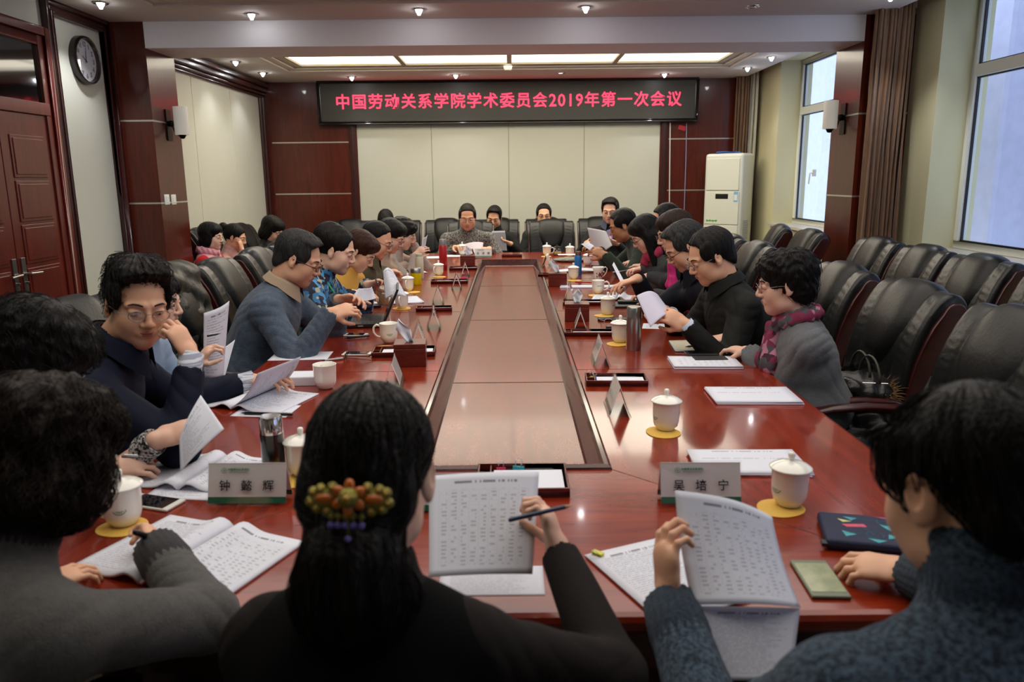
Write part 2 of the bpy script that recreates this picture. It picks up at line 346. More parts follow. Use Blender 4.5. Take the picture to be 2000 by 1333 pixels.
# door: casing, transom, two leaves
dj = 5.86; d0 = 4.56; HD = 2.06; HT = 2.56
b = MB()
for d, i0, i1 in ((.055, 0, .06), (.035, .06, .13)):
    b.box(XL, XL + d, dj - i1 + .08, dj - i0 + .08, 0, HT + .12 - i0); b.box(XL, XL + d, d0 + i0, d0 + i1, 0, HT + .12 - i0)
    b.box(XL, XL + d, d0 + i1, dj + .08 - i1, HT + .12 - i1, HT + .12 - i0)
b.box(XL, XL + .04, d0 + .1, dj, HD, HD + .09)
dr = root('door_1', (XL, (d0 + dj) / 2, 0)); dr['kind'] = 'structure'
o = b.build('door_frame', DOORW, dr, bevel=.006, off=dr.location)
o = MB().box(XL - .01, XL + .012, d0 + .1, dj - .02, HD + .09, HT).build('transom_pane', mat('dark_transom_glass', '08080a', .05, spec=.8), dr, off=dr.location)
def leaf(y0, y1, hinge):
    b = MB(); t = .022
    b.box(XL, XL + t, y0, y1, .01, HD)
    pw = .09; cols = [(y0 + pw, y1 - pw)]
    for (za, zb) in ((.14, .40), (.43, .70), (.73, 1.0), (1.03, 1.30), (1.32, 1.60), (1.62, 1.91)):
        for a, c in cols:
            for k, e in enumerate((0, .022)):
                b.box(XL + t, XL + t + .008 + .006 * k, a + e, c - e, za + e, zb - e)
    o = b.build('door_leaf', DOORW, dr, bevel=.005, off=dr.location)
    hy = y0 + .045 if hinge > 0 else y1 - .045
    h = MB().box(XL + t, XL + t + .012, hy - .022, hy + .022, .84, 1.08); h.tube([(XL + t, hy, .97), (XL + t + .055, hy, .97), (XL + t + .06, hy + .12 * hinge, .965)], .009)
    h.box(XL + t, XL + t + .03, hy - .006, hy + .006, .90, .915)
    h.build('door_handle', STEEL, dr, bevel=.003, off=dr.location)
ym = 5.26
leaf(ym + .004, dj - .03, 1); leaf(d0 + .1, ym - .004, -1)
hg = MB()
for z in (.3, 1.05, 1.74): hg.box(XL + .02, XL + .034, dj - .045, dj - .02, z - .06, z + .06)
hg.build('door_hinge', SILVER, dr, off=dr.location)
# far wall: wood panelling left and right, joints in the cream field, sign
PX0, PX1 = -2.12, 2.08
for nm, a, c in (('wall_panel_left', XL, PX0), ('wall_panel_right', PX1, XR)):
    struct(nm, WOODV, a, c, YB, YB + .04, 0, ZC)
b = MB()
for a, c in ((XL + .1, PX0 - .12), (PX1 + .12, 3.2)):
    for z in SZ: b.box(a, c, YB - .004, YB, z - .008, z + .008)
tag(b.build('trim_6', SILVER), kind='structure')
b = MB()
for x in (PX0 - .10, PX1 + .02): b.box(x, x + .08, YB - .03, YB, 0, ZC); b.box(x + .02, x + .06, YB - .045, YB - .03, 0, ZC)
tag(b.build('trim_7', WOODD, bevel=.006), kind='structure')
struct('wall_panel_centre', WALL, PX0, PX1, YB + .015, YB + .04, 0, ZC)
b = MB()
for x in (-1.09, -.02, 1.03): b.box(x - .004, x + .004, YB + .012, YB + .015, 0, ZC)
tag(b.build('trim_8', mat('panel_gap', '8f8c7e', .8)), kind='structure')
# LED sign
sx0, sx1 = P(620, 200, Y=YB - .12)[0], P(1364, 200, Y=YB - .12)[0]; sz0, sz1 = P(990, 241, Y=YB - .12)[2], P(990, 153, Y=YB - .12)[2]
r = root('led_sign', ((sx0 + sx1) / 2, YB - .06, (sz0 + sz1) / 2), 0, 'long black scrolling sign with red glowing characters on the far wall', 'sign')
hw, hh = (sx1 - sx0) / 2, (sz1 - sz0) / 2; t = .045
f = MB()
for q in ((-hw, hw, -hh, -hh + t), (-hw, hw, hh - t, hh), (-hw, -hw + t, -hh + t, hh - t), (hw - t, hw, -hh + t, hh - t)): f.box(q[0], q[1], -.06, .058, q[2], q[3])
f.build('frame', mat('sign_frame', '0a0b0c', .12, coat=.5), r, bevel=.008)
def ledm():
    m, nt, b = node_mat('sign_screen', .45); tc = nt.nodes.new('ShaderNodeTexCoord'); v = nt.nodes.new('ShaderNodeTexChecker'); v.inputs['Scale'].default_value = 120
    v.inputs[1].default_value = lin('24231f'); v.inputs[2].default_value = lin('3a3933'); nt.links.new(tc.outputs['Object'], v.inputs[0]); nt.links.new(v.outputs[0], b.inputs['Base Color']); return m
bx('screen', ledm(), -hw + t, hw - t, -.045, .05, -hh + t, hh - t, r)
RED = mat('led_red', 'a01020', .5, emit=((1, .035, .09), 1.5))
lx0 = P(653, 200, Y=YB - .12)[0]; lx1 = P(1333, 200, Y=YB - .12)[0]
s = '中国劳动关系学院学术委员会2019年第一次会议'
nun = 19 + 4 * .54; adv = (lx1 - lx0) / nun; cx = lx0 - r.location.x
for ch in s:
    a = adv * (.54 if ch.isdigit() else 1)
    o = text(ch, adv * (1.02 if ch.isdigit() else .93), plane_m((cx + a / 2, -.05, -.005), (1, 0, 0), (0, 0, 1)), RED, r, 'led_character', .003, adv * .011, sx=.95 if ch.isdigit() else 1)
    cx += a
# windows
def window(i, y0, y1, mull, trans, open_sash=None, top=HEAD):
    r = root('window_%d' % i, (XG, (y0 + y1) / 2, SILL)); r['kind'] = 'structure'; of = r.location
    f = MB(); t = .06
    f.box(XG - .04, XG + .03, y0, y1, SILL, SILL + t); f.box(XG - .04, XG + .03, y0, y1, top - t, top)
    f.box(XG - .04, XG + .03, y0, y0 + t, SILL + t, top - t); f.box(XG - .04, XG + .03, y1 - t, y1, SILL + t, top - t)
    f.box(XG - .05, XG + .03, y0 + t, y1 - t, trans - .045, trans + .045)
    for m in mull: f.box(XG - .045, XG + .03, m - .05, m + .05, SILL + t, top - t if i == 1 else trans)
    f.build('window_frame', PVC, r, bevel=.006, off=of)
    g = MB(); e = [y0 + t] + list(mull) + [y1 - t]
    gk = MB()
    def ring(a, c, za, zb, w=.012):
        for q in ((a, c, za, za + w), (a, c, zb - w, zb), (a, a + w, za, zb), (c - w, c, za, zb)): gk.box(XG - .02, XG + .0, *q)
    for a, c in zip(e[:-1], e[1:]):
        a2 = a + (.05 if a in mull else 0); c2 = c - (.05 if c in mull else 0)
        g.box(XG - .012, XG - .006, a2, c2, SILL + t, trans - .045); ring(a2, c2, SILL + t, trans - .045)
    g.box(XG - .012, XG - .006, y0 + t, y1 - t, trans + .045, top - t); ring(y0 + t, y1 - t, trans + .045, top - t)
    g.build('window_pane', WINGL, r, off=of); gk.build('window_gasket', BLACKP, r, off=of)
    return r, of
TR = P(1893, 131, X=XG)[2] - .05
r1, of1 = window(1, W1[0], W1[1], [4.4], TR)
r3, of3 = window(3, W_ADDED[0], W_ADDED[1], [-.1], TR)  # unseen window beside the camera, added for light from the right
r2, of2 = window(2, W2[0], W2[1], [9.0], TR)
h = MB(); p = P(1590, 338, X=XG - .06); h.box(p[0] - .02, p[0] + .02, p[1] - .015, p[1] + .015, p[2] - .04, p[2] + .04); h.tube([(p[0] - .02, p[1], p[2]), (p[0] - .05, p[1], p[2]), (p[0] - .055, p[1] + .01, p[2] - .13)], .009)
h.build('window_handle', PVC, r2, off=of2)
# the building outside: plastered wall with a tiled strip
m, nt, b = node_mat('outside_tiles', .35); k = NB(nt); tc = nt.nodes.new('ShaderNodeTexCoord'); br = nt.nodes.new('ShaderNodeTexBrick')
mp = nt.nodes.new('ShaderNodeMapping'); mp.inputs['Rotation'].default_value = (0, pi / 2, pi / 2)
br.inputs['Scale'].default_value = 1; br.offset = 0; br.inputs['Brick Width'].default_value = .28; br.inputs['Row Height'].default_value = .28; br.inputs['Mortar Size'].default_value = .012
br.inputs[1].default_value = lin('c3c9d4'); br.inputs[2].default_value = lin('b4bcc9'); br.inputs[3].default_value = lin('8b909c')
sp = nt.nodes.new('ShaderNodeSeparateXYZ'); cb = nt.nodes.new('ShaderNodeCombineXYZ')
nt.links.new(tc.outputs['Object'], sp.inputs[0]); nt.links.new(sp.outputs[1], cb.inputs[0]); nt.links.new(sp.outputs[2], cb.inputs[1]); nt.links.new(cb.outputs[0], br.inputs[0]); nt.links.new(br.outputs[0], b.inputs['Base Color'])
OUTT = m; OUTP = mat('outside_plaster', 'b9b9c6', .8, var=(7, 'aaaab8', .3), bump=(40, .3))
ob = root('outside_building', (6.2, 8, 0), 0, 'pale plastered building wall with square tiles seen outside the windows', 'building')
bx('plaster_wall', OUTP, 0, .3, -11, 10, -1, 6, ob); bx('tiled_bay', OUTT, -.6, 0, -5.5, -1.02, -1, 6, ob); bx('plaster_pier', OUTP, -.9, 0, .6, 1.6, -1, 6, ob)
# curtains
CURT = mat('brown_curtain', '5c3f26', .5, var=(14, '7a5638', .25), sheen=.2, stretch=(3, 3, .4))
SHEER = mat('white_lining', 'd2d0c6', .8)
def curtain(label, xa, xb, y, z0, z1, folds, m, amp=.045, gather=.85, along='x', name='curtain'):
    r = root(name, ((xa + xb) / 2, y, z0) if along == 'x' else (y, (xa + xb) / 2, z0), 0, label, 'curtain'); hw = (xb - xa) / 2; b = MB()
    def fn(u, v):
        w = gather + (1 - gather) * (1 - v) if v < .93 else gather + .08 * (v - .93) / .07
        ph = folds * 2 * pi * u; x = (u * 2 - 1) * hw * w + .012 * math.sin(ph * 2 + v * 3); d = amp * (math.sin(ph + .5 * math.sin(v * 5)) + .35 * math.sin(ph * 2.3 + 1)) * (1 if v < .93 else .7)
        return V(x, d, (z1 - z0) * v) if along == 'x' else V(d, x, (z1 - z0) * v)
    b.grid(fn, folds * 12, 18); o = b.build('drape', m, r, smooth=True); s = o.modifiers.new('thick', 'SOLIDIFY'); s.thickness = .004
    t = MB(); t.tube([(-hw, 0, z1 - z0 - .02), (hw, 0, z1 - z0 - .02)] if along == 'x' else [(0, -hw, z1 - z0 - .02), (0, hw, z1 - z0 - .02)], .012); t.build('curtain_rail', PVC, r)
    return r
curtain('long brown pleated curtain hanging beside the near window and right column', 2.98, 3.31, 6.66, .05, ZP + .1, 8, CURT)
curtain('brown curtain gathered in the far right corner behind the air conditioner', 3.06, 3.24, YB - .16, .05, ZP, 4, CURT, .04)
curtain('white sheer curtain beside the brown one in the far right corner', 3.26, 3.36, YB - .14, .05, ZP, 2, SHEER, .03)
curtain('brown curtain end showing past the far side of the right column', 7.50, 7.74, 3.30, .05, ZP, 4, CURT, .035, along='y')
# wall lamps, switches, clock
LAMPG = mat('lamp_glass', 'cfcabb', .35, emit=((1, .95, .85), .12))
def sconce(p, s, label):
    r = root('wall_lamp', p, 0, label, 'wall lamp')
    MB().lathe([(0, -.12), (.058, -.12), (.062, -.115), (.062, .125), (.054, .125), (.054, -.11)], c=(.12 * s, 0, 0), n=24).build('lamp_shade', LAMPG, r, smooth='auto')
    b = MB(); b.lathe([(0, -.155), (.018, -.15), (.035, -.12), (0, -.12)], c=(.12 * s, 0, 0)); b.tube([(.12 * s, 0, -.14), (.06 * s, 0, -.10), (.03 * s, 0, -.02), (0, 0, -.02)], .009)
    b.box(min(0, .012 * s), max(0, .012 * s), -.05, .05, -.17, .1); b.ball((.03 * s, 0, -.02), .03); b.build('bracket', mat('dark_bronze', '16100e', .35, .6), r)
sconce((CLX, 7.16, P(338, 237, Y=7.16)[2]), 1, 'white cylinder wall lamp on the left wood column')
sconce((CRX, 7.16, P(1632, 225, Y=7.16)[2]), -1, 'white cylinder wall lamp on the right wood column')
for i, (px, lab) in enumerate(((326, 'white wall switch on the left column, the one nearer the door'), (339, 'white wall switch on the left column, the one nearer the cream panels'))):
    p = P(px, 390, X=CLX + .005); r = root('light_switch', p, 0, lab, 'light switch', 'pair of switches on the left column')
    bx('plate', WHITEP, -.005, .006, -.045, .045, -.045, .045, r, bevel=.003); bx('rocker', WHITEP, .006, .011, -.026, .026, -.03, .03, r, bevel=.002)
p = P(167, 118, X=XL + .03); r = root('wall_clock', (XL, p[1], p[2]), 0, 'round black rimmed wall clock with ornate numerals on the cream panel', 'clock')
rr = .185; RX = roty(pi / 2)
MB().lathe([(rr * .86, .03), (rr * .9, .055), (rr * .97, .06), (rr, .045), (rr, 0), (0, 0)], n=48, R=RX).build('rim', mat('clock_rim', '1c1214', .25, coat=.3), r, smooth='auto')
MB().lathe([(0, .03), (rr * .87, .03)], n=48, R=RX).build('clock_face', mat('clock_face', 'c4c2cb', .35), r)
MB().lathe([(0, .05), (rr * .87, .05)], n=48, R=RX).build('clock_glass', GLASS, r)
GREY = mat('numeral_grey', '77736e', .6)
for i in range(12):
    a = 2 * pi * (i + 1) / 12; ra = rr * .66
    text(str(i + 1) , .05, plane_m((.032, -ra * math.sin(-a), ra * math.cos(a)), (0, 1, 0), (0, 0, 1)) if 0 else plane_m((.032, ra * math.sin(a), ra * math.cos(a)), (0, 1, 0), (0, 0, 1)), GREY, r, 'numeral', .0005, .0025)
for ang, ln, wd in ((2 * pi * 9.9 / 12, .06, .005), (2 * pi * .02, .10, .005)):
    d = V(0, math.sin(ang), math.cos(ang)); MB().tube([V(.036, 0, 0) - d * .02, V(.036, 0, 0) + d * ln], [wd * .6, wd * .3], 6).build('clock_hand', INK, r)
# air conditioner
c = (P(1424, 450, Y=10.55)); zt = P(1424, 300, Y=10.55)[2]
r = root('air_conditioner', (c[0] - .02, 10.60, 0), math.radians(-40), 'white floor standing air conditioner in the far right corner', 'air conditioner')
aw, ad = .27, .19
ACW = mat('ac_white', 'd3d4c6', .35); ACS = mat('ac_side', 'c4c8d2', .35)
bx('body', [ACW], -aw, aw, -ad, ad, 0, zt, r, bevel=.04)
bx('front_panel', ACW, -aw + .03, aw - .03, -ad - .014, -ad, .12, zt * .50, r, bevel=.006); bx('middle_panel', ACW, -aw + .03, aw - .03, -ad - .014, -ad, zt * .505, zt * .735, r, bevel=.006)
bx('louvre_panel', ACW, -aw + .04, aw - .04, -ad - .014, -ad, zt * .745, zt * .965, r, bevel=.006)
bx('display', BLACKP, -.09, .09, -ad - .018, -ad - .012, zt * .685, zt * .72, r, bevel=.003)
b = MB(); b.box(.17, .225, -ad - .017, -ad - .014, zt * .665, zt * .735); b.build('energy_label', mat('label_blue', '6fa9cf', .6), r)
b = MB(); b.box(.176, .219, -ad - .0185, -ad - .017, zt * .675, zt * .715); b.build('label_paper', mat('label_pale', 'd8dcd8', .6), r)
LG = mat('leaf_green', '3f9a3a', .6); b = MB()
for i in range(14): b.ball((-.2 + .011 * i, -ad - .014, zt * .53 + .004 * math.sin(i * 2.1)), (.011, .002, .007 if i % 4 else .016), 8, 4)
b.build('leaf_decal', LG, r)
b = MB()
for i in range(12): b.box(aw, aw + .004, -.1, .06, .75 + i * .022, .76 + i * .022)
b.build('side_vent', mat('vent_grey', '8e949c', .6), r)
text('WISDOM', .018, plane_m((0, -ad - .0145, zt * .748 - .02), (1, 0, 0), (0, 0, 1)), mat('grey_print', '777777', .5), r, ext=.0002) if 0 else None
cl = MB(); cl.tube([(-.2, -.05, .012), (-.1, -.08, .02), (0, -.06, .012), (.06, -.02, .016), (.12, -.07, .01)], .012); o = cl.build('coiled_cable', mat('blue_cable', '1e4d8c', .5)); o.location = (c[0] - .02, 10.6, zt); tag(o, 'coil of blue and dark cable lying on top of the air conditioner', 'cable')
# cables down the far wall
for px, m, lab in ((1309, mat('white_cable', 'cfcdc6', .5), 'white cable running straight down beside the cream wall field'), (1339, mat('violet_cable', '8f8fb4', .5), 'thin pale violet cable hanging from the sign down the wood panel')):
    q = [P(px + dx, yy, Y=YB - .02) for dx, yy in ((2, 240), (1, 300), (-1, 360), (-3, 420), (-3, 500))] if px > 1320 else [P(px + dx, yy, Y=YB - .05) for dx, yy in ((0, 240), (-1, 330), (-2, 430), (-3, 520))]
    b = MB(); b.tube(q + [q[-1] + V(0, 0, -.5)], .008 if px < 1320 else .006, 6); tag(b.build('cable', m), lab, 'cable')
o = MB().box(-.05, .05, -.006, 0, -.03, .03).build('red_sticker', mat('sticker_red', 'b01822', .5)); o.location = tuple(P(1332, 250, Y=YB - .003)); o.rotation_euler = (0, .3, 0); tag(o, 'small red scrap on the wood panel under the sign', 'sticker')
# ------------------------------------------------------------ implicit surfaces for people and soft things
class Field:
    """rounded solids joined with smooth unions; meshed by surface nets"""
    def __init__(s): s.ops = []
    def _lohi(s, pts, r): pts = np.array(pts); return pts.min(0) - r, pts.max(0) + r
    def cap(s, a, b, ra, rb=None, k=.02, op='u'):
        a = V(*a); b = V(*b); rb = ra if rb is None else rb; ab = b - a; L = max(ab @ ab, 1e-9)
        def f(x, y, z):
            h = np.clip(((x - a[0]) * ab[0] + (y - a[1]) * ab[1] + (z - a[2]) * ab[2]) / L, 0, 1)
            return np.sqrt((x - a[0] - h * ab[0]) ** 2 + (y - a[1] - h * ab[1]) ** 2 + (z - a[2] - h * ab[2]) ** 2) - (ra + (rb - ra) * h)
        lo, hi = s._lohi([a, b], max(ra, rb)); s.ops.append((op, f, lo, hi, k)); return s
    def ell(s, c, r, R=None, k=.02, op='u'):
        c = V(*c); r = V(*r); R = np.eye(3) if R is None else R
        def f(x, y, z):
            x = x - c[0]; y = y - c[1]; z = z - c[2]
            q = [(x * R[0, i] + y * R[1, i] + z * R[2, i]) / r[i] for i in range(3)]
            k0 = np.sqrt(q[0] ** 2 + q[1] ** 2 + q[2] ** 2) + 1e-6; k1 = np.sqrt(sum((q[i] / r[i]) ** 2 for i in range(3))) + 1e-6
            return k0 * (k0 - 1) / k1
        e = np.sqrt(((R * r) ** 2).sum(1)); s.ops.append((op, f, c - e, c + e, k)); return s
    def plane(s, p, n, k=.01):
        """keep the side where (x-p).n < 0"""
        p = V(*p); n = nrm(n)
        s.ops.append(('i', lambda x, y, z: (x - p[0]) * n[0] + (y - p[1]) * n[1] + (z - p[2]) * n[2], None, None, k)); return s
    def warp(s, fn): s.ops.append(('w', fn, None, None, 0)); return s
    def mesh(s, vox):
        u = [o for o in s.ops if o[0] == 'u']; lo = np.min([o[2] for o in u], 0) - 3 * vox - .012; hi = np.max([o[3] for o in u], 0) + 3 * vox + .012
        n = np.ceil((hi - lo) / vox).astype(int) + 1; D = np.full(n, .5, np.float32)
        ax = [(lo[i] + vox * np.arange(n[i])).astype(np.float32) for i in range(3)]
        for op, f, a, b, k in s.ops:
            if op == 'w':
                I = np.nonzero(np.abs(D) < .02); D[I] += f(ax[0][I[0]], ax[1][I[1]], ax[2][I[2]]).astype(np.float32); continue
            if a is None: i0 = np.zeros(3, int); i1 = n
            else: i0 = np.clip(np.floor((a - k - 2 * vox - lo) / vox).astype(int), 0, n); i1 = np.clip(np.ceil((b + k + 2 * vox - lo) / vox).astype(int) + 1, 0, n)
            if (i1 <= i0).any(): continue
            sl = tuple(slice(p, q) for p, q in zip(i0, i1))
            d = f(ax[0][sl[0]][:, None, None], ax[1][sl[1]][None, :, None], ax[2][sl[2]][None, None, :]).astype(np.float32); E = D[sl]
            if op == 'u': h = np.clip(k - np.abs(E - d), 0, None) / max(k, 1e-6); D[sl] = np.minimum(E, d) - h * h * k * .25
            else:
                if op == 's': d = -d
                h = np.clip(k - np.abs(E - d), 0, None) / max(k, 1e-6); D[sl] = np.maximum(E, d) + h * h * k * .25
        return nets(D, lo, vox)
CORN = [(i, j, k) for i in (0, 1) for j in (0, 1) for k in (0, 1)]
EDG = [(a, b) for a in range(8) for b in range(a + 1, 8) if sum(abs(CORN[a][i] - CORN[b][i]) for i in range(3)) == 1]
def nets(D, lo, vox):
    S = D < 0; n = np.array(D.shape) - 1; cnt = np.zeros(n, np.uint8)
    for i, j, k in CORN: cnt += S[i:n[0] + i, j:n[1] + j, k:n[2] + k]
    act = (cnt > 0) & (cnt < 8); I = np.stack(np.nonzero(act), 1); flat = (I[:, 0] * n[1] + I[:, 1]) * n[2] + I[:, 2]
    c = np.stack([D[I[:, 0] + i, I[:, 1] + j, I[:, 2] + k] for i, j, k in CORN], 1)
    acc = np.zeros((len(I), 3)); num = np.zeros(len(I))
    for a, b in EDG:
        m = (c[:, a] < 0) != (c[:, b] < 0); t = c[:, a] / np.where(m, c[:, a] - c[:, b], 1)
        p = np.array(CORN[a]) + t[:, None] * (np.array(CORN[b]) - np.array(CORN[a])); acc[m] += p[m]; num[m] += 1
    v = lo + vox * (I + acc / num[:, None]); F = []
    for ax in range(3):
        o = [0, 0, 0]; o[ax] = 1; sl0 = tuple(slice(0, D.shape[i] - o[i]) for i in range(3)); sl1 = tuple(slice(o[i], D.shape[i]) for i in range(3))
        x = S[sl0] != S[sl1]; E = np.stack(np.nonzero(x), 1); sg = S[sl0][x]
        b, cc = [i for i in range(3) if i != ax]; ok = (E[:, b] > 0) & (E[:, cc] > 0) & (E[:, b] < n[b]) & (E[:, cc] < n[cc]) & (E[:, ax] < n[ax]); E = E[ok]; sg = sg[ok]; q = []
        for db, dc in ((-1, -1), (0, -1), (0, 0), (-1, 0)):
            J = E.copy(); J[:, b] += db; J[:, cc] += dc; q.append(np.searchsorted(flat, (J[:, 0] * n[1] + J[:, 1]) * n[2] + J[:, 2]))
        q = np.stack(q, 1); fl = sg if ax != 1 else ~sg; q[~fl] = q[~fl][:, ::-1]; F.append(q)
    return v, np.concatenate(F)
def mesh_np(name, v, f, mats, parent, off, smooth=True):
    me = bpy.data.meshes.new(name); v = (v - off).astype(np.float32)
    me.vertices.add(len(v)); me.vertices.foreach_set('co', v.ravel()); me.loops.add(f.size); me.loops.foreach_set('vertex_index', f.astype(np.int32).ravel())
    me.polygons.add(len(f)); me.polygons.foreach_set('loop_start', np.arange(0, f.size, f.shape[1], dtype=np.int32))
    me.update(calc_edges=True); me.validate(); me.polygons.foreach_set('use_smooth', [smooth] * len(me.polygons))
    return link(name, me, parent, mats if isinstance(mats, (list, tuple)) else [mats])

SKIN = mat('skin', 'e2b294', .5, sub=.08, var=(14, 'd39f80', .3), spec=.35); SKIN2 = mat('skin_fair', 'e6bfa8', .5, sub=.08, var=(14, 'd9a890', .3), spec=.35); SKIN3 = mat('skin_tan', 'c08a64', .5, sub=.08, var=(14, 'a06c4c', .3), spec=.35)
LIP = mat('lips', 'b06a5c', .45); LIPR = mat('red_lips', 'a32b33', .4); EYEW = mat('eye_white', 'b9aeaa', .2); IRIS = mat('iris', '0d0806', .15); BROW = mat('brow', '1c1512', .8)
HAIRS = {}
def hair_mat(name, c, c2):
    return mat(name, c, .5, var=(90, c2, .25), bump=(160, .5), spec=.18, stretch=(1, 1, .12))
HB = hair_mat('black_hair', '070606', '14100e'); HBR = hair_mat('brown_hair', '1a0f0b', '2e1c14'); HDK = hair_mat('dark_wavy_hair', '120d0b', '2a1f1a'); HR = hair_mat('reddish_brown_hair', '241008', '3a1c10'); HG = hair_mat('greying_hair', '101011', '343434')
GLM = mat('glasses_metal', '8f8a86', .25, .9); GLB = mat('glasses_black', '0b0b0c', .3); GLR = mat('glasses_red', '5a1826', .3); LENS = glass_mat('lens_glass', (.93, .94, .95), .05)

def finger(F, base, d, n, s, L, r, curl, k):
    """three joints curling from direction d towards palm normal n"""
    p = base; a = curl * .35
    for i, (l, c) in enumerate(zip((.45, .31, .24), (curl * .9, curl * 1.1, curl * .7))):
        a2 = a; dd = d * math.cos(a2) + n * math.sin(a2); q = p + dd * L * l; F.cap(p, q, r * (1 - .08 * i), r * (1 - .08 * (i + 1)), k=k if i == 0 else .003); p = q; a += c
    return p
def hand(F, W, d, n, side, s=1.0, curl=.5, thumb=.5, spread=.12, point=None):
    """W wrist, d direction of the fingers, n palm normal (where the fingers curl to), side +1 right hand -1 left"""
    d = nrm(d); n = nrm(n - d * (n @ d)); a = np.cross(d, n) * side   # a: towards the little finger side
    a = -a; R = np.stack([a, d, n], 1)
    F.ell(W + d * .05 * s, (.037 * s, .052 * s, .0155 * s), R, k=.015); F.ell(W + d * .074 * s, (.040 * s, .026 * s, .0135 * s), R, k=.01)
    F.ell(W + d * .035 * s + a * .024 * s + n * .006 * s, (.016 * s, .034 * s, .015 * s), R, k=.012)
    for i, (x, L, r) in enumerate(((.030, .072, .0082), (.0105, .080, .0085), (-.010, .074, .0080), (-.029, .058, .0070))):
        sp = (x / .03) * spread; dd = nrm(d + a * sp); c = curl if not (point and i == 0) else curl * point
        finger(F, W + (d * (.088 - abs(x - .008) * .28) + a * x) * s, dd, n, side, L * s, r * s, c * (1 + .12 * i), .006 * s)
    b = W + (d * .028 + a * .030 + n * .006) * s; t1 = nrm(a * (.85 - .5 * thumb) + d * .75 + n * (.25 + .6 * thumb)); q = b + t1 * .036 * s
    F.cap(b, q, .0125 * s, .0105 * s, k=.012); t2 = nrm(d * .9 + n * (.3 + .6 * thumb) - a * .35 * thumb + a * .2); q2 = q + t2 * .03 * s; F.cap(q, q2, .0102 * s, .0088 * s, k=.004)
    t3 = nrm(t2 + d * .15 - a * .2 * thumb); F.cap(q2, q2 + t3 * .022 * s, .0088 * s, .0072 * s, k=.004)
def head_field(F, T, Rh, s, fem, fat=1.0, mouth=0):
    e = lambda c, r, k, op='u', R=None: F.ell(T(c), np.array(r) * s, Rh if R is None else Rh @ R, k * s, op)
    c_ = lambda a, b, ra, rb, k, op='u': F.cap(T(a), T(b), ra * s, rb * s, k * s, op)
    j = (.93 if fem else 1.0) * fat
    e((0, -.016, .036), (.077, .097, .083), .01); e((0, .028, -.028), (.064 * j, .062, .083), .035); e((0, .045, -.072), (.040 * j, .036, .036), .03); e((0, .066, -.094), (.019 * j, .017, .016), .03)
    for x in (-1, 1):
        e((x * .040 * j, .055, -.030), (.027, .026, .032), .022); e((x * .047 * j, .018, -.070), (.020, .034, .022), .03)
        c_((x * .012, .087, .026), (x * .050, .070, .024), .008, .007, .014)
        e((x * .032, .098, .006), (.016, .013, .010), .010, 's'); e((x * .032, .0795, .0075), (.0175, .0135, .0105), .004)
        e((x * .0125, .098, -.030), (.0085, .010, .0075), .006)
        RE = rotz(x * -.35); e((x * .080, -.006, -.002), (.007, .018, .031), .004, 'u', RE); e((x * .080, .000, -.026), (.006, .010, .010), .004); e((x * .087, -.003, .004), (.005, .010, .018), .003, 's', RE)
    c_((0, .087, .016), (0, .107, -.020), .0065, .0095, .010); e((0, .107, -.026), (.0105, .0105, .009), .006)
    e((0, .083, -.056), (.026, .014, .013), .012); c_((-.022, .097, -.0555), (.022, .097, -.0555), .0024, .0024, .004, 's')
    if mouth: e((0, .097, -.058), (.015, .012, .006), .003, 's')
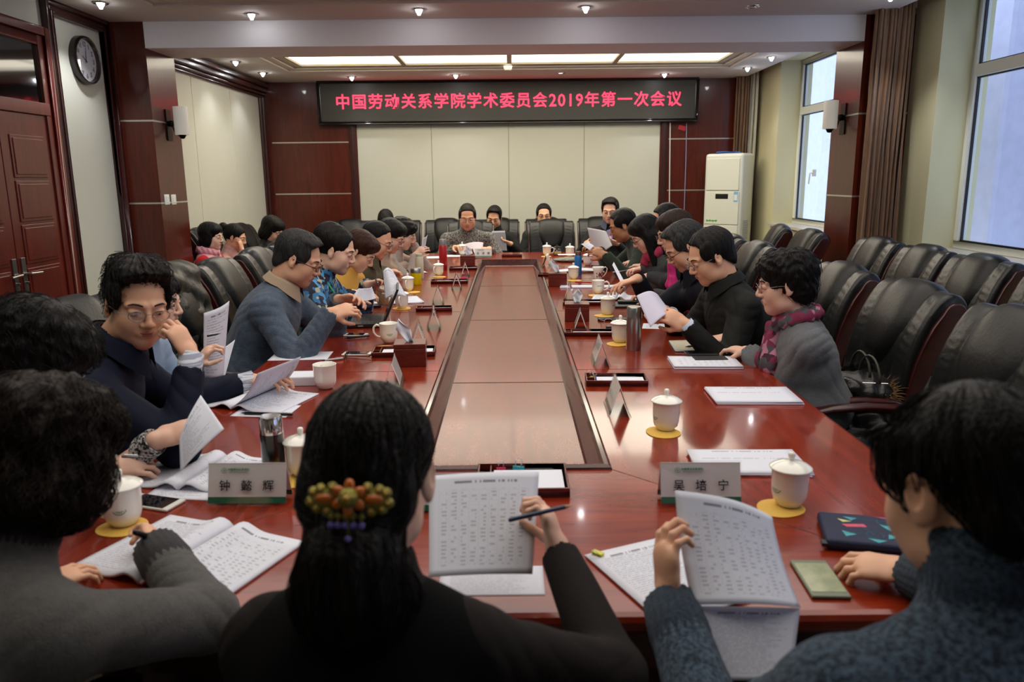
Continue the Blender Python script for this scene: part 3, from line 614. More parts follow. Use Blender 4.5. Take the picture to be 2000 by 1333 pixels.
def hair_field(F, T, Rh, s, kind, NBp, f, r, u):
    e = lambda c, r_, k, op='u': F.ell(T(c), np.array(r_) * s, Rh, k * s, op)
    c_ = lambda a, b, ra, rb, k, op='u': F.cap(T(a), T(b), ra * s, rb * s, k * s, op)
    pl = lambda p, n, k=.006: F.plane(T(p), Rh @ V(*n), k * s)
    if kind in ('short', 'buzz', 'thin', 'recede', 'spiky', 'side', 'tall'):
        d = {'buzz': .004, 'thin': .007}.get(kind, .010)
        e((0, -.018, .040), (.0755 + d, .097 + d, .083 + d), .01)
        e((0, -.058, -.028), (.066, .052, .064), .02)
        if kind == 'spiky': e((0, .03, .105), (.075, .065, .034), .03); e((.0, -.02, .11), (.07, .07, .03), .03)
        if kind == 'tall': e((0, .030, .098), (.064, .052, .030), .03)
        if kind == 'side': e((.015, .030, .096), (.062, .052, .026), .03)
        if kind != 'wig':
            zz = {'recede': .022, 'thin': .030}.get(kind, 0); e((0, .120, -.014 + zz), (.112, .098, .094), .010, 's'); pl((0, 0, .018), (0, .75, -.66)); pl((0, 0, -.068), (0, .1, -1))
        e((0, -.060, -.030), (.064, .050, .062), .02) if 0 else None
        for x in (-1, 1):
            if kind != 'thin': c_((x * .074, .020, .03), (x * .0755, .016, -.008), .009, .005, .01); e((x * .0700, .020, .040), (.014, .040, .044), .012)
    elif kind in ('crop', 'curly', 'mop'):
        g = {'crop': -.002, 'curly': .006, 'mop': .006}[kind]
        e((0, -.020, .045), (.090 + g, .108 + g, .094 + g), .02); e((0, -.055, -.02), (.078 + g, .062, .075), .03)
        e((0, .045, .085), (.070, .050, .038), .03)
        if kind == 'mop': e((.0, .06, .06), (.080, .045, .04), .03); e((.07, .01, 0), (.03, .06, .07), .03); e((-.07, .01, 0), (.03, .06, .07), .03)
        e((0, .120, -.026), (.072, .075, .092), .012, 's'); pl((0, -.05, -.105), (0, .3, -1), .02)
        for x in (-1, 1): e((x * .088, .006, -.03), (.02, .018, .034), .008, 's')
    elif kind in ('bob', 'wavy', 'long', 'straight'):
        g = .002 if kind == 'wavy' else 0
        e((0, -.018, .045), (.089 + g, .106 + g, .093 + g), .02); e((0, -.030, -.045), (.090 + g, .078 + g, .085 if kind != 'wavy' else .06), .03)
        e((0, .035, .075), (.072, .058, .046), .03)
        for x in (-1, 1): e((x * .078, .004, -.02), (.018, .034, .075), .02)
        if kind == 'wavy': e((0, -.045, -.055), (.094, .070, .05), .03); e((.066, .01, -.035), (.034, .05, .055), .03); e((-.066, .01, -.035), (.034, .05, .055), .03)
        if kind in ('long', 'straight'):
            for x in (-1, 0, 1): F.cap(T((x * .05, -.055, -.04)), T((x * .05, -.055, -.04)) - u * .17 * s - f * .02 + r * x * .03, .055 * s, .035 * s, .04)
            for x in (-1, 1): F.cap(T((x * .075, .015, .0)), T((x * .07, .03, 0)) - u * (.20 if kind == 'long' else .1) * s + r * x * .02, .028 * s, .022 * s, .03)
        e((0, .118, -.030), (.062 if kind != 'straight' else .058, .080, .092), .012, 's')
        if kind == 'bob': pl((0, 0, -.115), (0, .2, -1), .01)
    elif kind in ('bun', 'pony', 'updo'):
        e((0, -.018, .042), (.086, .104, .091), .01)
        if kind == 'updo': e((0, -.06, .06), (.088, .080, .080), .03); e((0, .125, .055), (.07, .068, .05), .01, 's')
        e((0, .122, -.012), (.105, .084, .094), .010, 's'); pl((0, 0, -.072), (0, .55, -1), .01)
        for x in (-1, 1): e((x * .090, .004, -.02), (.02, .02, .036), .006, 's')
        if kind == 'bun': e((0, -.132, .066), (.044, .044, .044), .01)
        if kind == 'pony':
            z_ = V(0, 0, 1); e((0, -.085, -.02), (.080, .045, .070), .03)
            B0 = T((0, -.100, -.055)); q = [B0, B0 - z_ * .035 - f * .018, B0 - z_ * .075 - f * .02, B0 - z_ * .115 - f * .02 + r * .01, B0 - z_ * .165 - f * .012 + r * .02]; F.cap(B0 - z_ * .05, B0 - z_ * .10 + r * .055 + f * .01, .03 * s, .030 * s, .04); F.cap(B0 - z_ * .05, B0 - z_ * .11 - r * .045, .03 * s, .032 * s, .04)
            for a, b, ra, rb in zip(q[:-1], q[1:], (.036, .050, .066, .056), (.050, .066, .056, .022)): F.cap(a, b, ra * s, rb * s, .03)
def strands(v, f, T, Rh, s, n, length, mtx, parent, off, flow, rad=.0009, lift=.004, wav=0., name='hair_strands', zmin=-1):
    """fine locks combed over the hair surface"""
    bv = BVHTree.FromPolygons(v.tolist(), f.tolist()); idx = rng.choice(len(v), n); b = MB(); H = T((0, 0, 0))
    for i in idx:
        p = v[i]; 
        lp = Rh.T @ (p - H) / s
        if lp[2] < zmin: continue
        pts = [p]; L = length * (.6 + .8 * rng.random()) * s; st = 7; ph = rng.random() * 6; lf = lift * rng.random() * s; jit = rng.normal(0, .22, 3)
        for k in range(st):
            lp = Rh.T @ (p - H) / s; d = Rh @ nrm(flow(lp) + jit * .6 + wav * V(math.sin(ph + k * 1.7), math.cos(ph + k * 1.3), .3 * math.sin(k + ph))); p = p + d * L / st
            c, nn, _, _ = bv.find_nearest(Vector(p))
            if c is not None:
                c = np.array(c); nn = np.array(nn); out = p - c; h = out @ nn
                p = c + nn * (lf * (1 + .35 * k / st) + min(max(h, 0), .004))
            pts.append(p)
        b.tube(pts, [rad * s * q for q in (.5, 1, 1.1, 1.1, 1, .9, .6, .2)], 3, cap=False)
    return b.build(name, mtx, parent, True, merge=False, off=off)

def person(label, head, yaw, hp=15, hy=None, hr=0, lean=15, body=None, R=None, L=None, hair='short', hm=None, top=None, fem=False, sc=1.05, skin=None, neckd=(.0, .0),
           collar=None, cuff=None, glasses=None, lips=None, fat=1.0, wide=1.0, bulk=1.0, nstr=0, wrinkle=.004, scarf=None, legs=True, collar2=None, sleeve=0, mouth=0, seat=None, extra=None, turtle=0, cuffs_rib=None, open_front=None, hs=None, pole=(1, 1)):
    """head = point of the head's centre; yaw 0 faces away from the camera, 90 to the right; R, L = dict(p=palm point, d=finger direction, n=palm normal, curl, thumb)"""
    s = sc; H = np.array(head, float); hy = yaw if hy is None else hy; yw = math.radians(yaw); f = V(math.sin(yw), math.cos(yw), 0); r = V(math.cos(yw), -math.sin(yw), 0); z = V(0, 0, 1)
    le = math.radians(lean); u = z * math.cos(le) + f * math.sin(le); fb = f * math.cos(le) - z * math.sin(le)
    Rh = rotz(-math.radians(hy)) @ rotx(-math.radians(hp)) @ roty(math.radians(hr)); hf = Rh @ V(0, 1, 0)
    hs = s if hs is None else hs
    T = lambda c: H + Rh @ (np.array(c, float) * hs)
    NBp = H - u * (.140 * s) - hf * .012 * s - f * .02 * s + r * neckd[0]
    if seat is None: t = max(NBp[2] - .57, .2) / u[2]; PV = NBp - u * min(t, .56 * s); PV[2] = .57
    else: PV = np.array(seat, float)
    dist = np.linalg.norm(H - np.array([0, 0, CAMZ])); vox = min(max(dist * .0010, .0026), .0068)
    rt_ = root('person', (PV[0], PV[1], 0), 0, label, 'person'); off = np.array([PV[0], PV[1], 0.]); skin = skin or (SKIN2 if fem else SKIN)
    sw = (.152 if fem else .175) * s * wide; SH = {+1: NBp - u * .088 * s + r * sw + fb * .015, -1: NBp - u * .088 * s - r * sw + fb * .015}
    B = Field(); head_field(B, T, Rh, hs, fem, fat, mouth)
    B.cap(T((0, -.022, -.055)), NBp - u * .03, (.050 if fem else .059) * s * fat ** .5, (.058 if fem else .067) * s, k=.022 * s)
    if top is not None:
        B.cap(NBp - u * .06 * s, PV, .05 * s, .07 * s, k=.04)
    arms = []
    for side, h in ((1, R), (-1, L)):
        S = SH[side]
        if h is None: h = dict(p=PV + f * .33 + r * side * .12 + z * .14, rest=1)
        tgt = np.array(h['p'], float); hl = .085 * s; d = h.get('d')
        if d is None: d = nrm((tgt - S) * V(1, 1, .25))
        d = nrm(d); W = tgt - d * hl * .75; a1, a2 = .285 * s, .255 * s; v = W - S; D = np.linalg.norm(v)
        if D > (a1 + a2) * .985:
            ns = W - nrm(v) * (a1 + a2) * .985; mv = ns - S
            if np.linalg.norm(mv) > .14: print('REACH', label[:40], side, round(float(D), 3)); mv = nrm(mv) * .14
            S = S + mv; v = W - S; D = np.linalg.norm(v)
            if D > (a1 + a2) * .985: W = S + nrm(v) * (a1 + a2) * .985; D = (a1 + a2) * .985; v = W - S
        x = (a1 * a1 - a2 * a2 + D * D) / (2 * D); hh = math.sqrt(max(a1 * a1 - x * x, 0)); pv = h.get('pole'); pv = (-z * .8 + r * side * .55 - f * .25) if pv is None else np.array(pv, float); vn = nrm(v); pv = nrm(pv - vn * (pv @ vn))
        E = S + vn * x + pv * hh
        if E[2] < h.get('emin', .0): E[2] = h['emin']
        arms.append((side, S, E, W, d, h))
        B.cap(NBp - u * .10 * s, S, .04 * s, .035 * s, k=.03); B.cap(S, E, .032 * s, .030 * s, k=.02); B.cap(E, W, .031 * s, .0235 * s, k=.012); B.cap(W, W + d * .02, .0235 * s, .022 * s, k=.012)
        n = h.get('n'); n = V(0, 0, -1) if n is None else np.array(n, float)
        hand(B, W, d, n, side, s * (.93 if fem else 1.0), h.get('curl', .45), h.get('thumb', .5), h.get('spread', .12), h.get('point'))
    v, q = B.mesh(vox); mesh_np('body', v, q, skin, rt_, off)
    # eyes, brows, lips
    for x, nm in ((-1, 'eye'), (1, 'eye')):
        b = MB(); b.ball(T((x * .032, .0835, .0035)), (.0120 * hs, .0095 * hs, .0070 * hs), 10, 8, R=Rh); b.cur = 1
        gz = .001 if hp < 12 else -.0015; b.ball(T((x * .032, .0905, .0035 + gz)), (.0052 * hs, .0030 * hs, .0048 * hs), 8, 6, R=Rh)
        b.tube([T((x * .019, .0905, .0055)), T((x * .026, .0945, .0100)), T((x * .036, .0935, .0105)), T((x * .046, .0855, .0060))], .0011 * hs, 5); b.build(nm, [EYEW, IRIS], rt_, True, off=off, merge=False)
        b = MB(); b.tube([T((x * .015, .0935, .0265)), T((x * .027, .0945, .0315)), T((x * .040, .0875, .0320)), T((x * .051, .0770, .0260))], [.0022 * hs, .0032 * hs, .0028 * hs, .0010 * hs], 6, flat=1.0); b.build('eyebrow', BROW, rt_, True, off=off)
    b = MB(); b.tube([T((-.026, .0865, -.0550)), T((-.011, .0960, -.0530)), T((0, .0975, -.0538)), T((.011, .0960, -.0530)), T((.026, .0865, -.0550))], [.001 * hs, .0030 * hs, .0029 * hs, .0030 * hs, .001 * hs], 6)
    dz = .010 if mouth else 0; b.tube([T((-.024, .0870, -.0562)), T((-.009, .0950, -.0600 - dz)), T((.009, .0950, -.0600 - dz)), T((.024, .0870, -.0562))], [.001 * hs, .0036 * hs, .0036 * hs, .001 * hs], 6); b.build('lips', lips or LIP, rt_, True, off=off, merge=False)
    # hair
    hm = hm or HB; F = Field(); hair_field(F, T, Rh, hs, hair, NBp, f, r, u); Hc = T((0, 0, .02)); am = {'curly': .006, 'wavy': .007, 'mop': .004, 'buzz': .0005, 'spiky': .004}.get(hair, .0022) * hs
    def hw(x, y, zz):
        p = np.stack([x, y, zz], 1) - Hc; p = p @ Rh / hs; az = np.arctan2(p[:, 0], p[:, 1] + .03)
        if hair in ('curly', 'wavy', 'mop'): return am * (np.sin(p[:, 0] * 190 + 4 * np.sin(p[:, 2] * 60)) * .5 + np.sin(p[:, 1] * 170 + 5 * np.sin(p[:, 0] * 50 + 1)) * .5 + np.sin(p[:, 2] * 130 + 6 * np.sin(p[:, 1] * 40) + p[:, 0] * 90) * .6 + np.sin(p[:, 0] * 60 + p[:, 1] * 70 + 3 * np.sin(p[:, 2] * 33)) * .8) * .5
        return am * (np.sin(az * 17 + 5 * np.sin(p[:, 2] * 13 + 1) + 3 * np.sin(p[:, 0] * 37)) * .5 + np.sin(az * 43 + 4 * np.sin(p[:, 2] * 21 + p[:, 0] * 30)) * .4 + np.sin(p[:, 1] * 120 + p[:, 0] * 90 + 4 * np.sin(p[:, 2] * 30)) * .3)
    F.warp(hw); hv, hq = F.mesh(vox * 1.1); mesh_np('hair', hv, hq, hm, rt_, off)
    if nstr:
        if hair == 'pony': fl = lambda p: nrm(V(0, -.11, -.06) - p) if p[2] > -.06 else V(0, -.02, -1)
        elif hair in ('spiky', 'mop'): fl = lambda p: nrm(V(p[0], p[1] + .02, 0)) * 1.0 + V(.3, .5, -.35)
        else: fl = lambda p: nrm(V(p[0], (p[1] + .04), 0)) * max(0, 1 - abs(p[2] - .11) * 0) * (1 if p[2] > .07 else .15) + V(0, 0, -1.0)
        strands(hv, hq, T, Rh, hs, nstr, .10 if hair in ('wavy', 'pony', 'mop') else .045, hm, rt_, off, fl, wav=.7 if hair == 'wavy' else (.35 if hair == 'mop' else .08), lift=.007 if hair in ('wavy', 'mop', 'spiky') else .0025)
    # top garment
    if top is not None:
        F = Field(); bk = bulk * s; Rt = np.stack([r, fb, u], 1)
        F.ell(NBp - u * .19 * s + fb * .00, (.172 * bk * wide, .118 * bk, .20 * s), Rt, k=.03); F.ell(NBp - u * .36 * s, (.160 * bk * wide, .125 * bk, .20 * s), Rt, k=.05); F.ell(PV + z * .02, (.175 * bk * wide, .150 * bk, .13 * s), np.stack([r, f, z], 1), k=.06)
        if fem: 
            for x in (-1, 1): F.ell(NBp - u * .24 * s + fb * .085 + r * x * .07, (.06, .05, .06), Rt, k=.05)
        for side, S, E, W, d, h in arms:
            F.cap(NBp - u * .040 * s + r * side * .045, S, .050 * bk, .052 * bk, k=.04); F.cap(NBp - u * .18 * s, S, .09 * s, .054 * bk, k=.05)
            F.cap(S, E, .056 * bk, .049 * bk, k=.025); W2 = W - nrm(W - E) * (.005 + sleeve); F.cap(E, W2, .050 * bk, .037 * bk, k=.02); F.plane(W2, nrm(W - E)) if 0 else None
        F.cap(NBp - u * .05 * s, NBp + u * .022 * s + f * .008, .084 * s, .068 * s, k=.03)
        if turtle: F.cap(NBp - u * .01 * s, NBp + u * (.012 + turtle) * s + f * .02 * turtle * 10, .074 * s, .069 * s, k=.012)
        # open neck
        F.cap(NBp + u * (.045 + turtle) * s + f * .01, T((0, -.02, -.03)), (.058 if turtle else .060) * s, .070 * s, k=.004, op='s')
        if collar == 'v' or open_front: F.cap(NBp + u * .03 * s + fb * .05, NBp - u * (.10 if not open_front else .16) * s + fb * .16, .052 * s, .030 * s, k=.006, op='s')
        for side, S, E, W, d, h in arms:
            ax = nrm(W - E); a0 = W - ax * (.0 + sleeve); F.cap(a0 + ax * .022, a0 + ax * .10, .040 * s, .060 * s, k=.003, op='s')
        pts = [(E, .11) for _, S, E, W, d, h in arms] + [(S, .12) for _, S, E, W, d, h in arms]
        def wf(x, y, zz):
            p = np.stack([x, y, zz], 1); a = p @ r; c = p @ u; g = p @ f; am = .35 * np.ones(len(p))
            for c0, rad in pts: am = np.maximum(am, np.clip(1.25 - np.linalg.norm(p - c0, axis=1) / rad, 0, 1))
            n = np.sin(c * 34 + 9 * np.sin(a * 8 + 1) + 8 * np.sin(g * 7)); n2 = np.sin(g * 30 + a * 16 + 8 * np.sin(c * 9) + 5 * np.sin(a * 7 + 2)); n3 = np.sin(a * 75 + 5 * np.sin(g * 10 + 2) + c * 24)
            md = .5 + .5 * np.sin(c * 19 + 4 * np.sin(a * 6 + 2) + 3 * np.sin(g * 8)); fold = lambda q: .4 - np.abs(q) ** .8
            return wrinkle * am * (fold(n) * md * .8 + fold(n2) * (1 - md) * .8 + n3 * .12)
        F.warp(wf); cv, cq = F.mesh(min(max(vox * 1.35, .0042), .009)); mesh_np('sweater' if not collar else 'jacket', cv, cq, top, rt_, off)
    for side, S, E, W, d, h in arms:
        ax = nrm(W - E)
        if cuff is not None:
            b = MB(); Wc = W - ax * .004; R3 = np.stack([nrm(np.cross(ax, V(.3, .2, 1))), np.cross(ax, nrm(np.cross(ax, V(.3, .2, 1)))), ax], 1)
            b.lathe([(.034 * s, -.05), (.0335 * s, .016), (.0315 * s, .016), (.031 * s, -.05)], c=Wc, R=R3, n=20); b.build('shirt_cuff', cuff, rt_, True, off=off)
        if cuffs_rib is not None:
            b = MB(); Wc = W - ax * (sleeve + .035); R3 = np.stack([nrm(np.cross(ax, V(.3, .2, 1))), np.cross(ax, nrm(np.cross(ax, V(.3, .2, 1)))), ax], 1)
            n = 44; b2 = [(.042 * s * bulk, -.055), (.044 * s * bulk, -.03), (.040 * s * bulk, .040), (.034 * s * bulk, .042)]; b.lathe(b2, c=Wc, R=R3, n=n)
            for i, vv in enumerate(b.v): 
                if (i % n) % 2: b.v[i] = tuple(np.array(vv) - (np.array(vv) - Wc - ax * (ax @ (np.array(vv) - Wc))) * .07)
            b.build('ribbed_cuff', cuffs_rib, rt_, True, off=off)
    if collar in ('shirt', 'stand'):
        cm = neck_col(NBp, u, f, fb, r, s, collar); cm.build('shirt_collar', extra or PAPERW, rt_, True, off=off)
    if collar2: neck_col(NBp + u * -.004 + fb * .004, u, f, fb, r, s * 1.13, 'shirt').build('jacket_collar', collar2, rt_, True, off=off)
    if turtle:
        b = MB(); c0 = NBp + u * (.0 + turtle * .3) * s; n = 90; b.lathe([(.073 * s, -.01), (.0755 * s, turtle * .3), (.072 * s, turtle * .75 + .01), (.066 * s, turtle * .75 + .008)], c=c0 + f * .006, R=np.stack([r, fb, u], 1), n=n)
        for i, vv in enumerate(b.v):
            if (i % n) % 2: b.v[i] = tuple(np.array(vv) + (c0 - np.array(vv)) * .03)
        b.build('ribbed_collar', cuffs_rib or top, rt_, True, off=off)
    if glasses is not None:
        b = MB()
        for x in (-1, 1):
            c0 = V(x * .0325, .108, .002); b.tube([T(c0 + V(.0215 * math.cos(a) * (1 + .12 * abs(math.cos(a))), -.005 * abs(math.cos(a)) , .0150 * math.sin(a))) for a in np.linspace(0, 2 * pi, 17)], .00105 * hs if glasses is not GLB else .0016 * hs, 5, cap=False)
            b.tube([T((x * .056, .100, .006)), T((x * .075, .085, .007)), T((x * .083, .03, .008)), T((x * .083, -.005, .004))], .0012 * hs if glasses is not GLB else .0019 * hs, 5)
        b.tube([T((-.0105, .110, .006)), T((0, .113, .009)), T((.0105, .110, .006))], .0012 * hs, 5); g = b.build('glasses', glasses, rt_, True, off=off)
        if dist < 9:
            for x in (-1, 1):
                b = MB(); n = len(b.v); b.v += [tuple(T(V(x * .0325, .1075, .002) + V(.023 * math.cos(a), -.004 * abs(math.cos(a)), .0148 * math.sin(a)))) for a in np.linspace(0, 2 * pi, 16, False)]; b.f.append(list(range(n, n + 16))); b.uv.append([(0, 0)] * 16); b.mi.append(0)
                b.build('lens', LENS, g, off=off)
    if legs:
        F = Field(); kn = {}
        for x in (-1, 1):
            K = PV + f * .40 + r * x * .10; K[2] = .50; A = K - f * .04; A[2] = .08; F.cap(PV + r * x * .08, K, .088 * s, .062 * s, k=.04); F.cap(K, A, .060 * s, .045 * s, k=.03)
            b = MB(); b.ball(A + f * .055 - z * .035, (.048, .13, .042), 12, 8, R=np.stack([r, f, z], 1)); b.build('shoe', BLACKP, rt_, True, off=off)
        F.cap(PV + r * .06 - f * .02, PV - r * .06 - f * .02, .115 * s, .115 * s, k=.05); tv, tq = F.mesh(.011); mesh_np('trousers', tv, tq, mat('dark_trousers', '0d0e12', .8), rt_, off)
    return dict(root=rt_, off=off, T=T, Rh=Rh, NB=NBp, u=u, f=f, fb=fb, r=r, s=s, arms=arms, hv=hv, hq=hq, PV=PV)
def neck_col(N, u, f, fb, r, s, kind):
    b = MB(); n = 40
    def fn(a, v):
        th = (a * 2 - 1) * 2.85; d = -fb * math.cos(th) + r * math.sin(th); fr = max(0, (abs(th) - 1.6) / 1.25)
        if v < .5: k = v / .5; return N + d * (.088 - .012 * k) * s + u * (-.008 + .058 * k - .015 * fr) * s + f * .010
        k = (v - .5) / .5; return N + d * (.077 + .022 * k + .006 * fr * k) * s + u * (.050 - (.042 + .035 * fr) * k - .015 * fr) * s + f * (.010 + .012 * fr * k)
    b.grid(fn, n, 8); return b
# ------------------------------------------------------------ chairs
def chair_profile():
    """front line of the backrest cushion in side view (y back = negative), with its rolled top"""
    return [(-.200, .44), (-.225, .52), (-.240, .60), (-.250, .68), (-.262, .76), (-.280, .84), (-.306, .92), (-.338, .985), (-.368, 1.035), (-.395, 1.07), (-.430, 1.090), (-.470, 1.085), (-.500, 1.06), (-.515, 1.02), (-.505, .98), (-.480, .955), (-.440, .94), (-.405, .90), (-.375, .82), (-.350, .72), (-.335, .60), (-.320, .50), (-.300, .44)]
def smooth_poly(p, n):
    p = np.array(p); d = np.r_[0, np.cumsum(np.linalg.norm(np.diff(p, axis=0), axis=1))]; t = np.linspace(0, d[-1], n); return np.stack([np.interp(t, d, p[:, i]) for i in range(2)], 1)
def make_chair():
    r = root('conference_chair', (0, 0, 0), 0, 'x', 'chair', 'black leather conference chairs')
    W = .30; pr = smooth_poly(chair_profile(), 64)
    for _ in range(2): pr[1:-1] = (pr[:-2] + pr[1:-1] * 2 + pr[2:]) / 4
    nf = 34  # rows on the front
    b = MB()
    def fn(a, v):
        i = v * 63; k = int(min(i, 62)); y, z = pr[k] + (pr[k + 1] - pr[k]) * (i - k); x = (a * 2 - 1) * W
        tx = min(1, (1 - abs(a * 2 - 1)) / .10); rnd = 1 - (1 - tx) ** 2   # rounded side edges
        cy, cz = -.41 - .0 * z, z; my = (pr[min(k, 63)][0] + pr[63 - min(k, 63)][0]) / 2
        q = V(x * (.965 + .035 * rnd), y, z); c = V(x, -.44 if z > .98 else -.25 - .18 * (z - .44) / .5 - .03, z if z < .98 else 1.01)
        q = q + (c - q) * .16 * (1 - rnd)
        if v < .52:  # seams and creases on the front
            fl = abs(a * 2 - 1); cr = 0
            cr += -.006 * math.exp(-((fl - .56) / .03) ** 2)                       # two long seams
            zz = .70 - .10 * fl; cr += -.012 * math.exp(-((z - zz) / .012) ** 2)      # chevron crease
            if z < .70: cr += -.008 * math.exp(-(fl / .02) ** 2)
            cr += .002 * math.sin(z * 160 + fl * 9) * math.exp(-((fl - .72) / .14) ** 2); q[1] += cr
        return q
    b.grid(fn, 48, 96)
    for side in (0, 1):
        ring = [fn(side, j / 96) for j in range(97)]; n = len(b.v); b.v += [tuple(p) for p in ring]; b.f.append(list(range(n, n + 97)) if side == 0 else list(range(n, n + 97))[::-1]); b.uv.append([(0, 0)] * 97); b.mi.append(0)
    b.build('backrest', LEATHER, r, True)
    # raised U shaped head pad
    h = MB()
    def fh(a, v):
        x = (a * 2 - 1); zt = v   # v 0 bottom .. 1 over the roll
        w = .168 * (1 if v > .45 else math.sqrt(max(0, 1 - ((.45 - v) / .45) ** 2)) * .999 + .001)
        i = (1 - v) * 21 + 0; i = 12 + v * 27 ; k = int(min(i, 62)); y, z = pr[k] + (pr[k + 1] - pr[k]) * (i - k); t = pr[min(k + 1, 63)] - pr[max(k - 1, 0)]; nn = nrm(V(0, t[1], -t[0])); 
        e = max(0, 1 - abs(x) ** 4) ; ev = min(1, v / .12) if v < .12 else min(1, (1 - v) / .06)
        return V(x * w, y, z) + nn * (-.004 + .034 * e * ev)
    h.grid(fh, 20, 30); h.build('headrest', LEATHER2, r, True)
    # seat
    F = Field(); F.ell((0, .0, .44), (.285, .30, .075), k=.01); F.ell((0, .02, .455), (.30, .27, .055), k=.03); F.plane((0, 0, .40), (0, 0, -1)); F.plane((0, -.26, 0), (0, -1, 0), .02)
    F.warp(lambda x, y, z: .003 * np.exp(-((np.abs(x) - .17) / .008) ** 2)); v, q = F.mesh(.014); mesh_np('seat', v, q, LEATHER, r, np.zeros(3))
    # wooden side frames
    cl = [(-.448, 1.005, .046), (-.435, .975, .052), (-.408, .93, .050), (-.375, .86, .042), (-.335, .77, .034), (-.305, .66, .030), (-.285, .54, .029), (-.27, .42, .032), (-.27, .36, .032)]
    cc = smooth_poly([(a, b_) for a, b_, c in cl], 22); ww = np.interp(np.linspace(0, 1, 22), np.linspace(0, 1, len(cl)), [c for _, _, c in cl])
    L = []; Rr = []
    for i in range(22):
        t = cc[min(i + 1, 21)] - cc[max(i - 1, 0)]; t = t / np.linalg.norm(t); n = np.array([-t[1], t[0]]); L.append(cc[i] + n * ww[i]); Rr.append(cc[i] - n * ww[i])
    t = nrm(np.append(cc[0] - cc[1], 0))[:2]; n = np.array([-t[1], t[0]]); capp = [cc[0] + (t * math.sin(a) + n * math.cos(a)) * ww[0] for a in np.linspace(0, pi, 9)[1:-1]]
    poly = [tuple(p) for p in capp] + [tuple(p) for p in L][:] + [tuple(p) for p in Rr[::-1]]
    # orientation: order capp from one side to the other
    if np.linalg.norm(np.array(poly[0]) - Rr[0]) > np.linalg.norm(np.array(poly[0]) - L[0]): capp = capp[::-1]; poly = [tuple(p) for p in capp] + [tuple(p) for p in L] + [tuple(p) for p in Rr[::-1]]
    M3 = np.array([[0, 0, 1.], [1, 0, 0], [0, 1, 0]])   # local (y, z, x)
    for sx in (-1, 1):
        b = MB(); b.prism(poly, sx * .280, sx * .309, R=M3); b.build('side_frame', CHAIRW, r, bevel=.007)
        # armrest with front post and legs
        pts = [V(sx * .33, -.29, .60), V(sx * .335, -.20, .632), V(sx * .335, -.05, .640), V(sx * .335, .10, .632), V(sx * .335, .20, .615), V(sx * .335, .245, .585)]
        b = MB(); b.tube(pts, [.022, .027, .031, .032, .034, .028], 12, flat=.55); b.build('armrest', CHAIRW, r, True)
        b = MB(); b.tube([V(sx * .335, .215, .60), V(sx * .335, .20, .50), V(sx * .33, .215, .40), V(sx * .325, .235, .20), V(sx * .32, .25, 0)], [.028, .024, .030, .024, .020], 10); b.build('front_leg', CHAIRW, r, True)
        b = MB(); b.tube([V(sx * .30, -.265, .44), V(sx * .305, -.27, .30), V(sx * .315, -.31, .12), V(sx * .32, -.35, 0)], [.028, .027, .023, .019], 10); b.build('rear_leg', CHAIRW, r, True)
    b = MB(); b.box(-.30, .30, .17, .205, .33, .40); b.box(-.30, .30, -.285, -.25, .33, .40)
    for sx in (-1, 1): b.box(sx * .30 - .015, sx * .30 + .015, -.25, .17, .33, .40)
    b.build('seat_frame', CHAIRW, r, bevel=.005)
    return r
CH = make_chair(); CH_used = [False]
def chair(x, y, deg, label):
    """deg 0: the sitter faces away from the camera; 90: to the right"""
    o = CH if not CH_used[0] else copy_tree(CH); CH_used[0] = True
    o.location = (x, y, 0); o.rotation_euler = (0, 0, -math.radians(deg)); o['label'] = label; return o

# ------------------------------------------------------------ the table
tx0, tx1, ty0, ty1 = -1.165, 1.120, 1.340, 8.88; ix0, ix1, iy0, iy1 = -.325, .288, 2.105, 8.02; TZ = .75
TB = root('conference_table', ((tx0 + tx1) / 2, (ty0 + ty1) / 2, 0), 0, 'long glossy red wood meeting table with a sunken centre', 'table'); to = np.array(TB.location)
def rect(e, z, o): return [V(o[0] - e, o[2] - e, z), V(o[1] + e, o[2] - e, z), V(o[1] + e, o[3] + e, z), V(o[0] - e, o[3] + e, z)]
OO = (tx0, tx1, ty0, ty1); II = (ix0, ix1, iy0, iy1)
def ringm(b, loops, sides=(0, 1, 2, 3)):
    for i in sides:
        for A, B in zip(loops[:-1], loops[1:]): b.add([A[i], A[(i + 1) % 4], B[(i + 1) % 4], B[i]], [(0, 1, 2, 3)])
tl = [rect(0, TZ, II), rect(0, TZ, II), rect(-.018, TZ, OO), rect(-.006, TZ - .004, OO), rect(0, TZ - .014, OO), rect(0, TZ - .030, OO), rect(-.012, TZ - .045, OO), rect(-.04, TZ - .050, OO)]
for sides, m in (((0,), TABLE), ((2,), TABLE), ((1,), TABLE_Y), ((3,), TABLE_Y)):
    b = MB(); ringm(b, tl[1:], sides); b.build('tabletop', m, TB, True if 0 else False, off=to)
b = MB(); ringm(b, [rect(.0, TZ, II), rect(-.002, TZ + .006, II), rect(-.010, TZ + .012, II), rect(-.022, TZ + .010, II), rect(-.030, TZ, II), rect(-.055, TZ - .05, II), rect(-.062, TZ - .056, II)]); b.build('inner_rim', wood('rim_wood', '35100c', '4c1c14', .2, .5, (3, 3, 3)), TB, off=to)
b = MB(); A = rect(-.060, TZ - .056, II); b.add(A, [(0, 1, 2, 3)]); b.build('centre_panel', wood('centre_wood', '5e2212', '7c3220', .27, .1, (9, 1.2, 4), 2.5), TB, off=to)
JN = mat('joint_gap', '2a0d08', .6); b = MB()
